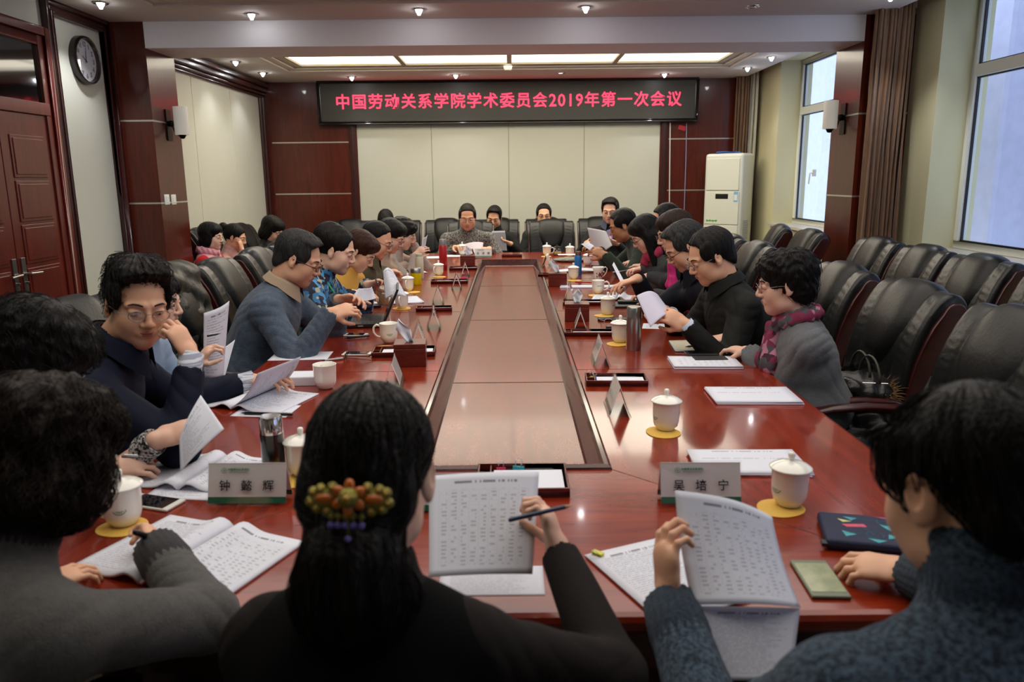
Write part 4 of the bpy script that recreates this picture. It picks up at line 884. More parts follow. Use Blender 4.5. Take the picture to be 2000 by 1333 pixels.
for y in (3.30, 4.85, 6.45, 7.9): b.box(tx0 + .003, ix0, y - .0015, y + .0015, TZ - .001, TZ + .0007); b.box(ix1, tx1 - .003, y - .0015, y + .0015, TZ - .001, TZ + .0007); b.box(ix0 + .06, ix1 - .06, y - .002, y + .002, TZ - .058, TZ - .0548); b.build('joint_line', JN, TB, off=to); b = MB()
for (a, c) in (((ix1, iy0), (ix1 + .757, ty0 + .01)), ((ix0, iy0), (ix0 - .757, ty0 + .01)), ((ix1, iy1), (tx1 - .01, ty1 - .02)), ((ix0, iy1), (tx0 + .01, ty1 - .02))):
    b = MB().tube([V(*a, TZ - .0006), V(*c, TZ - .0006)], .0016, 4); b.build('joint_line', JN, TB, off=to)
APR = wood('apron_wood', '2a0c07', '42160d', .25, .3, (3, 3, 1))
b = MB(); b.box(tx0 + .28, tx1 - .28, ty0 + .28, ty0 + .31, .06, TZ - .05); b.box(tx0 + .28, tx1 - .28, ty1 - .31, ty1 - .28, .06, TZ - .05); b.box(tx0 + .28, tx0 + .31, ty0 + .31, ty1 - .31, .06, TZ - .05); b.box(tx1 - .31, tx1 - .28, ty0 + .31, ty1 - .31, .06, TZ - .05)
b.build('modesty_panel', APR, TB, off=to)
b = MB(); b.box(tx0 + .04, tx1 - .04, ty0 + .04, ty0 + .07, TZ - .14, TZ - .05); b.box(tx0 + .04, tx0 + .07, ty0 + .07, ty1 - .07, TZ - .14, TZ - .05); b.box(tx1 - .07, tx1 - .04, ty0 + .07, ty1 - .07, TZ - .14, TZ - .05); b.box(tx0 + .04, tx1 - .04, ty1 - .07, ty1 - .04, TZ - .14, TZ - .05)
b.build('apron', APR, TB, off=to)
for y in (ty0 + .35, 3.3, 4.85, 6.45, ty1 - .4):
    for x in (tx0 + .34, tx1 - .34): MB().box(x - .06, x + .06, y - .06, y + .06, 0, TZ - .05).build('pedestal', APR, TB, off=to)

# ------------------------------------------------------------ things on the table
def paper_mat(name, kind):
    """printed sheet: u across, v up the page"""
    m, nt, b = node_mat(name, .75, spec=.25); k = NB(nt); uv = nt.nodes.new('ShaderNodeUVMap'); sp = nt.nodes.new('ShaderNodeSeparateXYZ'); nt.links.new(uv.outputs[0], sp.inputs[0]); u, v = sp.outputs[0], sp.outputs[1]
    rows = {'text': 38, 'table': 27, 'sparse': 16, 'notes': 26}[kind]; cols = {'text': 60, 'table': 13, 'sparse': 36, 'notes': 44}[kind]
    rv = k.m('MULTIPLY', v, rows); fr = k.m('FRACT', rv); row = k.m('FLOOR', rv); line = k.m('MULTIPLY', k.m('GREATER_THAN', fr, .32), k.m('LESS_THAN', fr, .72))
    cb = nt.nodes.new('ShaderNodeCombineXYZ'); nt.links.new(k.m('FLOOR', k.m('MULTIPLY', u, cols * 2.0)), cb.inputs[0]); nt.links.new(row, cb.inputs[1]); wn = nt.nodes.new('ShaderNodeTexWhiteNoise'); nt.links.new(cb.outputs[0], wn.inputs[0])
    c2 = nt.nodes.new('ShaderNodeCombineXYZ'); nt.links.new(row, c2.inputs[0]); w2 = nt.nodes.new('ShaderNodeTexWhiteNoise'); nt.links.new(c2.outputs[0], w2.inputs[0])
    ins = k.m('MULTIPLY', k.m('MULTIPLY', k.m('GREATER_THAN', u, .10), k.m('LESS_THAN', u, .90)), k.m('MULTIPLY', k.m('GREATER_THAN', v, .08), k.m('LESS_THAN', v, .90)))
    if kind == 'table':
        cu = k.m('MULTIPLY', u, 11); fc = k.m('FRACT', cu); cell = k.m('MULTIPLY', k.m('GREATER_THAN', fc, .22), k.m('LESS_THAN', fc, .78)); t = k.m('MULTIPLY', k.m('MULTIPLY', line, cell), k.m('MULTIPLY', k.m('GREATER_THAN', wn.outputs[0], .35), .42))
        gl = k.m('MAXIMUM', k.m('LESS_THAN', fc, .035), k.m('LESS_THAN', fr, .05)); t = k.m('MAXIMUM', t, k.m('MULTIPLY', gl, .22)); ins = k.m('MULTIPLY', k.m('MULTIPLY', k.m('GREATER_THAN', u, .0905), k.m('LESS_THAN', u, .92)), k.m('MULTIPLY', k.m('GREATER_THAN', v, .09), k.m('LESS_THAN', v, .83)))
    else:
        t = k.m('MULTIPLY', k.m('MULTIPLY', line, k.m('GREATER_THAN', wn.outputs[0], .28)), .42)
        lim = k.m('MULTIPLY_ADD', w2.outputs[0], .7 if kind != 'text' else .25, .30 if kind != 'text' else .66); t = k.m('MULTIPLY', t, k.m('LESS_THAN', u, lim))
        if kind == 'sparse': t = k.m('MULTIPLY', t, k.m('GREATER_THAN', w2.outputs[0], .72))
    t = k.m('MULTIPLY', t, ins)
    tt = k.m('MULTIPLY', k.m('MULTIPLY', k.m('GREATER_THAN', v, .895), k.m('LESS_THAN', v, .92)), k.m('MULTIPLY', k.m('GREATER_THAN', u, .22), k.m('LESS_THAN', u, .80)))
    w3 = nt.nodes.new('ShaderNodeTexWhiteNoise'); c3 = nt.nodes.new('ShaderNodeCombineXYZ'); nt.links.new(k.m('FLOOR', k.m('MULTIPLY', u, 70)), c3.inputs[0]); nt.links.new(c3.outputs[0], w3.inputs[0])
    t = k.m('MAXIMUM', t, k.m('MULTIPLY', k.m('MULTIPLY', tt, k.m('GREATER_THAN', w3.outputs[0], .2)), .7))
    nt.links.new(k.mix(t, 'd8dbe6', '34343c'), b.inputs['Base Color']); return m
PT, PTAB, PSP, PNO = paper_mat('printed_text_paper', 'text'), paper_mat('printed_table_paper', 'table'), paper_mat('cover_sheet_paper', 'sparse'), paper_mat('notes_paper', 'notes')
def sheet(name, c, m, label, cat='paper', bend=.0, bendv=0., group=None, thick=0.0004, parent=None, curl=0, back=PAPERW):
    """one leaf through four corners c = (lower left, lower right, upper right, upper left) of the printed side"""
    c = [V(*p) for p in c]; n = nrm(np.cross(c[1] - c[0], c[3] - c[0])); ctr = sum(c) / 4
    def fn(u, v):
        p = (c[0] * (1 - u) + c[1] * u) * (1 - v) + (c[3] * (1 - u) + c[2] * u) * v
        return p + n * (bend * math.sin(pi * u) + bendv * math.sin(pi * v) + curl * max(0, u - .6) ** 2 * v * 6)
    b = MB(); b.grid(fn, 16, 16); off = ctr if parent is None else parent[1]
    o = b.build(name, [m, back, back], None if parent is None else parent[0], True, off=off)
    if parent is None: o.location = tuple(ctr)
    s = o.modifiers.new('thick', 'SOLIDIFY'); s.thickness = thick; s.offset = -1; s.material_offset = 1; s.material_offset_rim = 1
    if label: tag(o, label, cat, group)
    return o
def flat(name, cx, cy, deg, w, h, m, label, t=.0008, z=TZ, cat='paper', group=None, bend=0, curl=0):
    R = rotz(math.radians(deg)); q = [R @ V(a * w / 2, b_ * h / 2, 0) + V(cx, cy, z + t + .0002) for a, b_ in ((-1, -1), (1, -1), (1, 1), (-1, 1))]
    return sheet(name, q, m, label, cat, bend=bend, thick=t, group=group, curl=curl)
def pile(cx, cy, deg, w, h, n, m, label, z=TZ, spread=2.5, cat='document', group=None, t=.0035, name='document_stack'):
    """a few stapled sheets lying slightly fanned, one thing"""
    r = root(name, (cx, cy, z), math.radians(deg), label, cat, group)
    for i in range(n):
        a = math.radians(random.uniform(-spread, spread)); R = rotz(a); ox, oy = random.uniform(-.004, .004), random.uniform(-.004, .004)
        b = MB(); b.grid(lambda u, v: R @ V((u - .5) * w, (v - .5) * h, 0) + V(ox, oy, (i + 1) * t + .0002 + .004 * max(0, u - .75) * (i + 1) / n), 8, 8); o = b.build('sheet', [m, PAPERW], r, True); s = o.modifiers.new('thick', 'SOLIDIFY'); s.thickness = t * .85; s.offset = -1; s.material_offset = 1; s.material_offset_rim = 1
    return r
def open_book(cx, cy, deg, w, h, m, label, t=.006, lift=.02, m2=None, pg=None, z=TZ, cat='booklet', group=None, cover=None):
    """open booklet; w = width of one page. pg = angle of one raised page in degrees"""
    r = root('open_booklet', (cx, cy, z), math.radians(deg), label, cat, group)
    for sx, mm in ((-1, m), (1, m2 or m)):
        b = MB()
        def fn(u, v, sx=sx):
            d = u if sx > 0 else 1 - u; return V(sx * d * w, (v - .5) * h, t * (1 - d * .35) + lift * math.exp(-((d - .18) / .16) ** 2) * .6 - (.006 if d < .02 else 0) + .0005)
        b.grid(fn, 14, 8); o = b.build('page_block', [mm, PAPERW], r, True); s = o.modifiers.new('thick', 'SOLIDIFY'); s.thickness = t * .7; s.offset = -1; s.material_offset = 1; s.material_offset_rim = 1
    if cover: bx('cover', cover, -w - .004, w + .004, -h / 2 - .004, h / 2 + .004, .0002, .003, r)
    if pg is not None:
        b = MB(); a0 = math.radians(pg)
        def fr(u, v): a = a0 * (.75 + .5 * u) if pg < 90 else a0 * (1.1 - .2 * u); return V(u * w * math.cos(a) * .95, (v - .5) * h, t + .004 + u * w * math.sin(a) * .95)
        b.grid(fr, 14, 8); o = b.build('raised_page', [m, PAPERW], r, True); s = o.modifiers.new('thick', 'SOLIDIFY'); s.thickness = .0006; s.material_offset = 1
    return r
def logo(r, R0, z, a, s=.016):
    """round green emblem printed on the porcelain at angle a"""
    b = MB()
    def pt(u, v): aa = a + u / R0; return V(R0 * 1.004 * math.cos(aa), R0 * 1.004 * math.sin(aa), z + v)
    for ra, rb in ((s, s * .90), (s * .62, s * .52)):
        n = 22; n0 = len(b.v)
        for i in range(n): t = 2 * pi * i / n; b.v += [tuple(pt(ra * math.cos(t), ra * math.sin(t))), tuple(pt(rb * math.cos(t), rb * math.sin(t)))]
        for i in range(n): j = (i + 1) % n; b.f.append([n0 + 2 * i, n0 + 2 * j, n0 + 2 * j + 1, n0 + 2 * i + 1]); b.uv.append([(0, 0)] * 4); b.mi.append(0)
    for x0_, x1_, y0_, y1_ in ((-.06, .06, -.45, .45), (-.3, .3, .12, .24), (-.36, .36, -.12, .0), (-.22, .22, -.40, -.30), (-.25, -.15, -.3, .3), (.15, .25, -.3, .3)):
        b.add([pt(x0_ * s, y0_ * s), pt(x1_ * s, y0_ * s), pt(x1_ * s, y1_ * s), pt(x0_ * s, y1_ * s)], [(0, 1, 2, 3)])
    for i in range(16):
        t = 2 * pi * i / 16; c, d = math.cos(t), math.sin(t); q = .76 * s; b.add([pt(q * c + e * s * .05, q * d + g * s * .06) for e, g in ((-1, -1), (1, -1), (1, 1), (-1, 1))], [(0, 1, 2, 3)])
    return b.build('emblem', GREENL, r)
def cup(x, y, label, hd=0, lg=None, lid=True, z=TZ + .003, sc=1.0, wtext=None, ang_text=0):
    """white porcelain tea cup; hd handle direction, lg angle of the emblem (degrees)"""
    r = root('tea_cup', (x, y, z), 0, label, 'tea cup', 'white porcelain tea cups'); r.scale = (sc,) * 3
    pf = [(0, .002), (.022, .002), (.024, 0), (.027, .002), (.028, .006), (.036, .014), (.0395, .028), (.041, .05), (.0425, .088), (.0435, .090), (.041, .089), (.039, .05), (.036, .02), (0, .012)]
    MB().lathe(pf, n=36).build('cup_body', PORC, r, True)
    a = math.radians(hd); d = V(math.cos(a), math.sin(a), 0); q = [d * .040 + V(0, 0, .074), d * .058 + V(0, 0, .080), d * .072 + V(0, 0, .068), d * .073 + V(0, 0, .045), d * .058 + V(0, 0, .026), d * .037 + V(0, 0, .020)]
    qq = []; 
    for i in range(len(q) - 1): qq += [q[i], (q[i] + q[i + 1]) / 2 + (d * .002 if 0 < i < 4 else 0)]
    MB().tube(qq + [q[-1]], .0052, 8).build('handle', PORC, r, True)
    if lid: MB().lathe([(.0475, .0905), (.0485, .0925), (.046, .0945), (.036, .101), (.020, .1065), (.008, .108), (.0055, .111), (.0075, .117), (.0085, .124), (.006, .129), (0, .1305)], n=36).build('lid', PORC, r, True)
    if lg is not None: logo(r, .0405, .052, math.radians(lg))
    if wtext is not None:
        an = math.radians(wtext); c = V(math.cos(an), math.sin(an), 0) * .0412 + V(0, 0, .055); text('中国劳动关系学院', .0052, plane_m(c, (-math.sin(an), math.cos(an), 0), (0, 0, 1)), GREENL, r, 'cup_lettering', .0003)
    return r
def coaster(x, y, label, rr=.058, z=TZ):
    b = MB(); n = 32; b.v = [(0, 0, .003)]; ph = random.random() * 6
    pr = [(1 + .05 * math.sin(2 * t + ph) + .03 * math.sin(3 * t + ph * 2)) for t in np.linspace(0, 2 * pi, n, False)]
    vs = [V(0, 0, .0003)] + [V(rr * pr[i] * math.cos(2 * pi * i / n), rr * pr[i] * math.sin(2 * pi * i / n), .0003) for i in range(n)] + [p for i in range(n) for p in [V(rr * pr[i] * math.cos(2 * pi * i / n), rr * pr[i] * math.sin(2 * pi * i / n), .0026)]] + [V(0, 0, .003)]
    fs = [(0, 1 + (i + 1) % n, 1 + i) for i in range(n)] + [(1 + i, 1 + (i + 1) % n, 1 + n + (i + 1) % n, 1 + n + i) for i in range(n)] + [(1 + n + i, 1 + n + (i + 1) % n, 1 + 2 * n) for i in range(n)]
    o = MB().add(vs, fs).build('coaster', COAST); o.location = (x, y, z); return tag(o, label, 'coaster', 'yellow felt coasters under the cups')
def plate(x, y, deg, label, name=None, z=TZ, L=.17, H=.092, D=.036):
    """clear tent shaped place card holder; deg turns its readable face (0 = readable from the camera side)"""
    r = root('name_plate', (x, y, z), math.radians(deg), label, 'name plate', 'acrylic tent name plates on the table'); b = MB()
    for sy in (-1, 1):
        q = [(sy * D, 0), (sy * (D - .003), 0), (-sy * .0, H - .003), (sy * .0015, H)]; Mx = np.array([[0, 0, 1.], [1, 0, 0], [0, 1, 0]]); b.prism(q if sy > 0 else q[::-1], -L / 2, L / 2, R=Mx)
    b.build('acrylic_stand', ACRYL, r); b = MB(); b.box(-L / 2, L / 2, -D - .004, -D + .004, .0002, .006) if 0 else None
    g = MB()
    for sy in (-1, 1): 
        fn = lambda u, v, sy=sy: V((u - .5) * L * .97, sy * (D - .0045 - (D - .003) * (.06 + v * .90)), H * (.06 + v * .90) - .001)
        g.cur = 0; g.grid(lambda u, v: fn(u, .16 + v * .84), 1, 1); g.cur = 1; g.grid(lambda u, v: fn(u, v * .16), 1, 1)
    o = g.build('name_card', [CARDW, CARDG], r); s = o.modifiers.new('t', 'SOLIDIFY'); s.thickness = .0008
    if name:
        yx = nrm(V(0, D, H)); base = V(0, -D - .001, 0); c = base + yx * H * 1.06 * .44 ; nout = nrm(V(0, -H, D)) * .0012; c = c + nout
        for i, ch in enumerate(name): text(ch, .030, plane_m(c + V((i - 1) * .057, 0, 0), (1, 0, 0), yx), INK, r, 'name_character', .0003, .0003)
        c2 = base + yx * H * 1.06 * .80 + nout; text('中国劳动关系学院', .0072, plane_m(c2 + V(-.022, 0, 0), (1, 0, 0), yx), GREENL, r, 'header_lettering', .0003, .0002)
        text('CHINA UNIVERSITY OF LABOR RELATIONS', .0025, plane_m(c2 - yx * .006 + V(-.022, 0, 0), (1, 0, 0), yx), GREENL, r, 'small_lettering', .0002)
        b = MB(); cc = c2 + V(-.060, 0, 0) - yx * .002; n = 24
        for ra, rb in ((.0072, .0062), (.0046, .0040)): 
            b.add([cc + V(1, 0, 0) * q_ * math.cos(2 * pi * i / n) + yx * q_ * math.sin(2 * pi * i / n) for i in range(n) for q_ in (ra, rb)], [(2 * i, (2 * i + 2) % (2 * n), (2 * i + 3) % (2 * n), 2 * i + 1) for i in range(n)])
        for a_, c_, d_, e_ in ((-.0006, .0006, -.003, .003), (-.0022, .0022, .0006, .0014), (-.0026, .0026, -.0012, -.0004)): b.add([cc + V(p_, 0, 0) + yx * q_ for p_, q_ in ((a_, d_), (c_, d_), (c_, e_), (a_, e_))], [(0, 1, 2, 3)])
        b.build('emblem', GREENL, r)
    return r
def tray(x, y, deg, label, clips=0, pen=True, paper=True, w=.235, d=.125, z=TZ):
    r = root('stationery_tray', (x, y, z), math.radians(deg), label, 'stationery tray', 'wooden stationery trays on the table'); b = MB(); h = .026; t = .005
    b.box(-w / 2, w / 2, -d / 2, d / 2, .0003, .006)
    for q in ((-w / 2, w / 2, -d / 2, -d / 2 + t), (-w / 2, w / 2, d / 2 - t, d / 2), (-w / 2, -w / 2 + t, -d / 2 + t, d / 2 - t), (w / 2 - t, w / 2, -d / 2 + t, d / 2 - t)): b.box(*q, .006, h)
    b.build('tray_box', BOXW, r, bevel=.0015); b = MB(); b.box(-w / 2 + .035, -w / 2 + .038, -d / 2 + t, d / 2 - t, .006, h - .003); b.box(-w / 2 + t, -w / 2 + .035, -.002, .002, .006, h - .003); b.build('divider', BOXW, r)
    if paper: o = MB().box(-w / 2 + .045, w / 2 - .012, -d / 2 + .012, d / 2 - .03, .0063, .016).build('note_paper', PAPERW, None); o.location = (x, y, z); o.rotation_euler = (0, 0, math.radians(deg)); tag(o, 'white note paper block in the ' + label, 'note paper')
    if pen: p = MB(); p.tube([(-.06, d / 2 - .018, .012), (.085, d / 2 - .018, .012), (.095, d / 2 - .018, .012)], [.0042, .0042, .001], 8); o = p.build('pen', BLACKP, None, True); o.location = (x, y, z); o.rotation_euler = (0, 0, math.radians(deg)); tag(o, 'black pen lying in the ' + label, 'pen')
    return r
def binder(x, y, deg, m, label, z, sc=1.0, tilt=0):
    r = root('binder_clip', (x, y, z), math.radians(deg), label, 'binder clip'); b = MB(); b.prism([(-.006, 0), (.006, 0), (.0015, .013), (-.0015, .013)], -.013, .013, R=np.array([[0, 0, 1.], [1, 0, 0], [0, 1, 0]])); b.build('clip_body', m, r)
    b = MB(); 
    for sy in (-1, 1): b.tube([(-.006, sy * .001, .013), (-.008, sy * .005, .022), (-.004, sy * .008, .030), (.004, sy * .008, .030), (.008, sy * .005, .022), (.006, sy * .001, .013)], .0007, 5)
    b.build('wire_handle', CHROME, r, True); r.scale = (sc,) * 3; r.rotation_euler[0] = tilt; return r
def tissue_box(x, y, deg, label, z=TZ, tall=.0, style=0):
    r = root('tissue_box', (x, y, z), math.radians(deg), label, 'tissue box', 'wooden tissue boxes on the table'); a = .072; h = .105
    b = MB(); b.box(-a, a, -a * .9, a * .9, .0005, h - .022); b.build('box_body', BOXW, r, bevel=.002)
    b = MB(); b.box(-a, a, -a * .9, a * .9, h - .020, h); b.build('box_lid', BOXW, r, bevel=.002)
    b = MB(); b.lathe([(0, h + .0006), (.028, h + .0006)], n=20); b.build('opening', BLACKP, r)
    o = tissue(h, style); o.parent = r; return r
def tissue(h, style=0):
    b = MB(); st = style
    def fn(u, v):
        a = (u - .5) * 2; w = (.014 + .034 * v) if v < .6 else .0344 - .080 * (v - .6); return V(a * w - .050 * v * (1 if st == 0 else -.1), .014 * (1 - .7 * v) * math.sin(a * 3.5 + 1) + .004 * math.sin(v * 9 + a * 3) + .012 * v, h + .001 + v * (.105 if st == 0 else .085) - (.010 * a * a * v if st == 0 else .022 * abs(math.sin(a * 4)) * v))
    b.grid(fn, 16, 16); o = b.build('tissue', mat('tissue_paper', 'dadde6', .85), None, True); s = o.modifiers.new('t', 'SOLIDIFY'); s.thickness = .0006; return o
def bottle(x, y, label, prof, m, cap, m2, z=TZ, extra=None, name='vacuum_flask', sc=1.0):
    r = root(name, (x, y, z + .0005), 0, label, 'flask'); MB().lathe(prof, n=32).build('flask_body', m, r, smooth='auto'); MB().lathe(cap, n=32).build('cap', m2, r, smooth='auto'); r.scale = (sc,) * 3; return r
def phone(x, y, deg, label, m=None, screen=None, z=TZ, w=.07, h=.145, tilt=0):
    r = root('smartphone', (x, y, z + .0003), math.radians(deg), label, 'phone'); bx('phone_body', m or WHITEP, -w / 2, w / 2, -h / 2, h / 2, 0, .008, r, bevel=.003); bx('screen', screen or mat('phone_screen', '0b0c12', .06, coat=.5), -w / 2 + .004, w / 2 - .004, -h / 2 + .016, h / 2 - .016, .008, .0086, r)
    return r
def pen(a, b_, m, label, r_=.0045, tip=None, cat='pen', name='pen', clip=True):
    a, b_ = V(*a), V(*b_); t = nrm(b_ - a); L = np.linalg.norm(b_ - a); rt_ = root(name, a, 0, label, cat); B = MB(); B.tube([V(0, 0, 0), t * .003, t * (L - .016), t * (L - .015)], [r_ * .7, r_, r_, r_ * .8], 10); B.build('barrel', m, rt_, True)
    B = MB(); B.tube([t * (L - .015), t * L], [r_ * .8, r_ * .15], 10); B.build('tip', tip or m, rt_, True)
    if clip and name == 'pen': n = nrm(np.cross(t, V(0.3, 1, 0))); n = n if n[2] > 0 else -n; B = MB(); B.tube([t * .004 + n * r_, t * .006 + n * (r_ + .002), t * .04 + n * (r_ + .0015)], .0009, 5); B.build('clip', CHROME, rt_)
    return rt_
def eyeglasses(x, y, deg, label, m, z=TZ):
    r = root('eyeglasses', (x, y, z), math.radians(deg), label, 'glasses'); b = MB()
    for s in (-1, 1):
        b.tube([(s * .033 + .024 * math.cos(a), 0, .018 + .017 * math.sin(a)) for a in np.linspace(0, 2 * pi, 17)], .0016, 6, cap=False); 
    b.tube([(-.010, 0, .022), (0, 0, .026), (.010, 0, .022)], .0016, 6); b.build('front_frame', m, r, True)
    for s in (-1, 1): b = MB(); b.tube([(s * .058, 0, .024), (s * .060, .02, .022), (s * .056, .09, .012), (s * .052, .13, .003)], .0017, 6); b.build('temple', m, r, True)
    return r
# ------------------------------------------------------------ seats
CX = 1.42
for y, lab in ((2.72, 'nearest empty black chair on the window side of the table'), (3.48, 'black chair behind the woman in the grey cardigan, handbag on its seat'), (4.25, 'black chair behind the man in the black jacket on the right'), (5.0, 'black chair behind the man in the navy jacket on the right'), (5.75, 'black chair behind the woman with the bright pink scarf'), (6.5, 'black chair behind the long haired woman on the right'), (7.2, 'black chair behind the man in the green sweater')):
    chair(CX, y, -90, lab)
for x, y, a, lab in ((2.42, 3.88, -90, 'black chair at the window row cut by the right edge of the picture'), (2.42, 4.60, -92, 'second chair from the right edge in the window row'), (2.44, 5.30, -90, 'third chair from the right edge in the window row'), (2.46, 6.02, -92, 'chair in the window row in front of the big brown curtain'), (2.30, 7.05, -88, 'black chair beside the curtain end past the right column'), (2.28, 7.85, -80, 'black chair under the far window, seen from its side')):
    chair(x, y, a, lab)
for y, lab in ((2.50, 'black chair of the man in the navy jacket on the left'), (3.22, 'black chair whose roll top shows behind the navy jacketed man'), (4.08, 'black chair with a dark coat hung over its back on the left'), (4.85, 'black chair left of the man in the grey blue sweater, red wood side showing'), (5.62, 'black chair behind the woman in the blue flowered blouse'), (6.30, 'black chair behind the woman in the yellow hoodie'), (7.0, 'black chair behind the man in the olive jacket'), (7.7, 'black chair behind the women in beige')):
    chair(-CX - .02, y, 90, lab)
for px, lab in ((676, 'leftmost black chair against the far wood panel'), (775, 'black chair of the back row holding the person whose dark hair alone shows'), (868, 'black chair left of the speaker in the back row'), (972, 'black chair of the young man in black reading papers'), (1069, 'black back row chair of the man hidden by the empty chair'), (1175, 'black back row chair of the man reading two sheets'), (1290, 'rightmost black chair of the back row')):
    o = chair(P(px, 440, Y=10.2)[0], 10.1, 180, lab); o.scale = (.95, .95, .965)
for px, lab in ((918, 'black chair of the speaker at the far table end'), (1078, 'empty black chair at the far end of the table')):
    o = chair(P(px, 440, Y=9.4)[0], 9.12, 180, lab); o.scale = (.93, .95, .985)
for x, y, a, lab in ((-2.95, 7.55, 90, 'black chair at the left wall of the woman in red sleeves'), (-2.88, 8.25, 90, 'black chair at the left wall of the woman in pink with a bun'), (-2.72, 8.95, 95, 'black chair at the left wall of the woman in the black coat')):
    chair(x, y, a, lab)

# ------------------------------------------------------------ cloth and people
def knit(name, c, c2, sc=60, b=.35, v=.25, st=(1, 1, 1)): return mat(name, c, .9, var=(sc, c2, v), bump=(sc * 4, b), sheen=.12, stretch=st, spec=.2)
C_GREY = knit('grey_knit', '4e4d4c', '5f5e5c', 90); C_GREYD = knit('charcoal_rib', '2b2a2c', '38373a', 90)
C_BLUE = knit('marled_blue_knit', '1c2836', '4e6274', 130, .6, .12); C_BLUED = knit('marled_blue_rib', '1a2430', '35475a', 160, .6, .15)
C_VEST = mat('black_vest', '050506', .95, spec=.15); C_SLV = mat('dark_brown_sleeve', '1b1615', .85, spec=.2, bump=(200, .15)); C_NAVY = mat('navy_jacket', '0a1226', .75, bump=(220, .12), spec=.2); C_NAVY2 = mat('deep_navy_jacket', '0d0f1a', .75, bump=(220, .12), spec=.2)
C_BLK = mat('black_jacket', '0d0f0c', .7, bump=(200, .15), spec=.25); C_SW = knit('grey_blue_sweater', '3f4b59', '556274', 40); C_OLV = mat('olive_jacket', '4a432b', .8, bump=(150, .2)); C_YEL = mat('yellow_hoodie', 'c9963e', .85, bump=(90, .15)); C_BEI = knit('beige_knit', '9c8672', 'ab9682', 50); C_BEI2 = knit('grey_beige_knit', '9a8b80', 'aa9b90', 50)
C_GRN = knit('dark_green_sweater', '222b22', '303b2f', 60); C_MARL = knit('marled_charcoal_fleece', '2a2a2b', '8c8985', 75, .5, .10); C_CARD = knit('grey_cardigan', '5d5f63', '6c6e72', 90); C_RED = knit('red_sweater', 'b00f16', 'c0161c', 60); C_PINK = mat('pink_padding', 'd3919c', .7); C_ROSE = knit('pale_pink_sweater', 'c79a90', 'd4a99f', 50); C_BLKP = mat('black_puffy_coat', '0b0b0d', .5, bump=(30, .3)); C_BLKT = mat('black_turtleneck', '0b0b0c', .9)
STRIPE = mat('striped_shirt', 'c9ccd6', .8, var=(160, '8e93a5', .02), stretch=(.05, .05, 1)); SHIRTB = mat('pale_blue_shirt', 'b9c6dc', .8); SHIRTT = mat('beige_shirt', 'a5917a', .85); C_DASH = mat('black_dashed_cloth', '0d0d10', .8, var=(120, 'c0c0c0', .01))
def floral():
    m, nt, b = node_mat('blue_flowered_cloth', .8); tc = nt.nodes.new('ShaderNodeTexCoord'); v = nt.nodes.new('ShaderNodeTexVoronoi'); v.inputs['Scale'].default_value = 42; nt.links.new(tc.outputs['Object'], v.inputs[0])
    sp = nt.nodes.new('ShaderNodeSeparateColor'); nt.links.new(v.outputs['Color'], sp.inputs[0]); r = nt.nodes.new('ShaderNodeValToRGB'); e = r.color_ramp; e.interpolation = 'CONSTANT'; e.elements[0].position = 0; e.elements[0].color = lin('15182a'); e.elements[1].position = .42; e.elements[1].color = lin('2f6f9f')
    for p_, c in ((.66, 'a9a795'), (.80, '4d8fbf'), (.9, '2a2440')): q = e.elements.new(p_); q.color = lin(c)
    nt.links.new(sp.outputs[0], r.inputs[0]); nt.links.new(r.outputs[0], b.inputs['Base Color']); return m
C_FLO = floral()
def scarf_on(p, m, name='scarf', r0=.032, tails=True, knot=True):
    N, u, fb, r, s, f = p['NB'], p['u'], p['fb'], p['r'], p['s'], p['f']; F = Field(); c = N + u * .02
    q = [c + (-fb * math.cos(t) * .070 + r * math.sin(t) * .078) * s - u * .02 * max(0, -math.cos(t)) * s for t in np.linspace(0, 2 * pi, 13)]
    for a, b_ in zip(q[:-1], q[1:]): F.cap(a, b_, r0 * s, r0 * s, .015)
    k = N + fb * .095 * s - u * .03 * s
    if knot: F.ell(k, (.038 * s, .03 * s, .036 * s), k=.02)
    if tails:
        for x, L in ((-1, .30), (1, .26)): F.cap(k, k + r * x * .035 * s - u * .12 * s + fb * .045, .026 * s, .036 * s, .02); F.cap(k + r * x * .035 * s - u * .12 * s + fb * .045, k + r * x * .05 * s - u * L * s + fb * .035, .036 * s, .034 * s, .02)
    F.warp(lambda x, y, z: .004 * np.sin(x * 130 + y * 70 + 3 * np.sin(z * 20)) + .003 * np.sin(y * 150 + 2 * np.sin(x * 30)))
    v, q_ = F.mesh(.0055); return mesh_np(name, v, q_, m, p['root'], p['off'])
def vest_on(p, m, wide=1.0):
    N, u, fb, r, s = p['NB'], p['u'], p['fb'], p['r'], p['s']; F = Field(); Rt = np.stack([r, fb, u], 1)
    F.ell(N - u * .20 * s, (.192 * s * wide, .138 * s, .22 * s), Rt, k=.03); F.ell(N - u * .40 * s, (.178 * s, .145 * s, .20 * s), Rt, k=.05); F.ell(p['PV'], (.20 * s, .17 * s, .14 * s), k=.06)
    for _, S, E, W, d, h in p['arms']: F.cap(N - u * .045 * s, S, .066 * s, .062 * s, k=.04)
    for sd, S, E, W, d, h in p['arms']: F.cap(S + (E - S) * .32, E, .070 * s, .080 * s, k=.006, op='s')
    F.cap(N + u * .02, N + u * .12, .060 * s, .075 * s, k=.01, op='s'); F.warp(lambda x, y, z: .0025 * np.sin(z * 60 + 5 * np.sin(x * 12)))
    v, q = F.mesh(.007); return mesh_np('vest', v, q, m, p['root'], p['off'])
HP = lambda x, y, **k: P(x, y, **k)
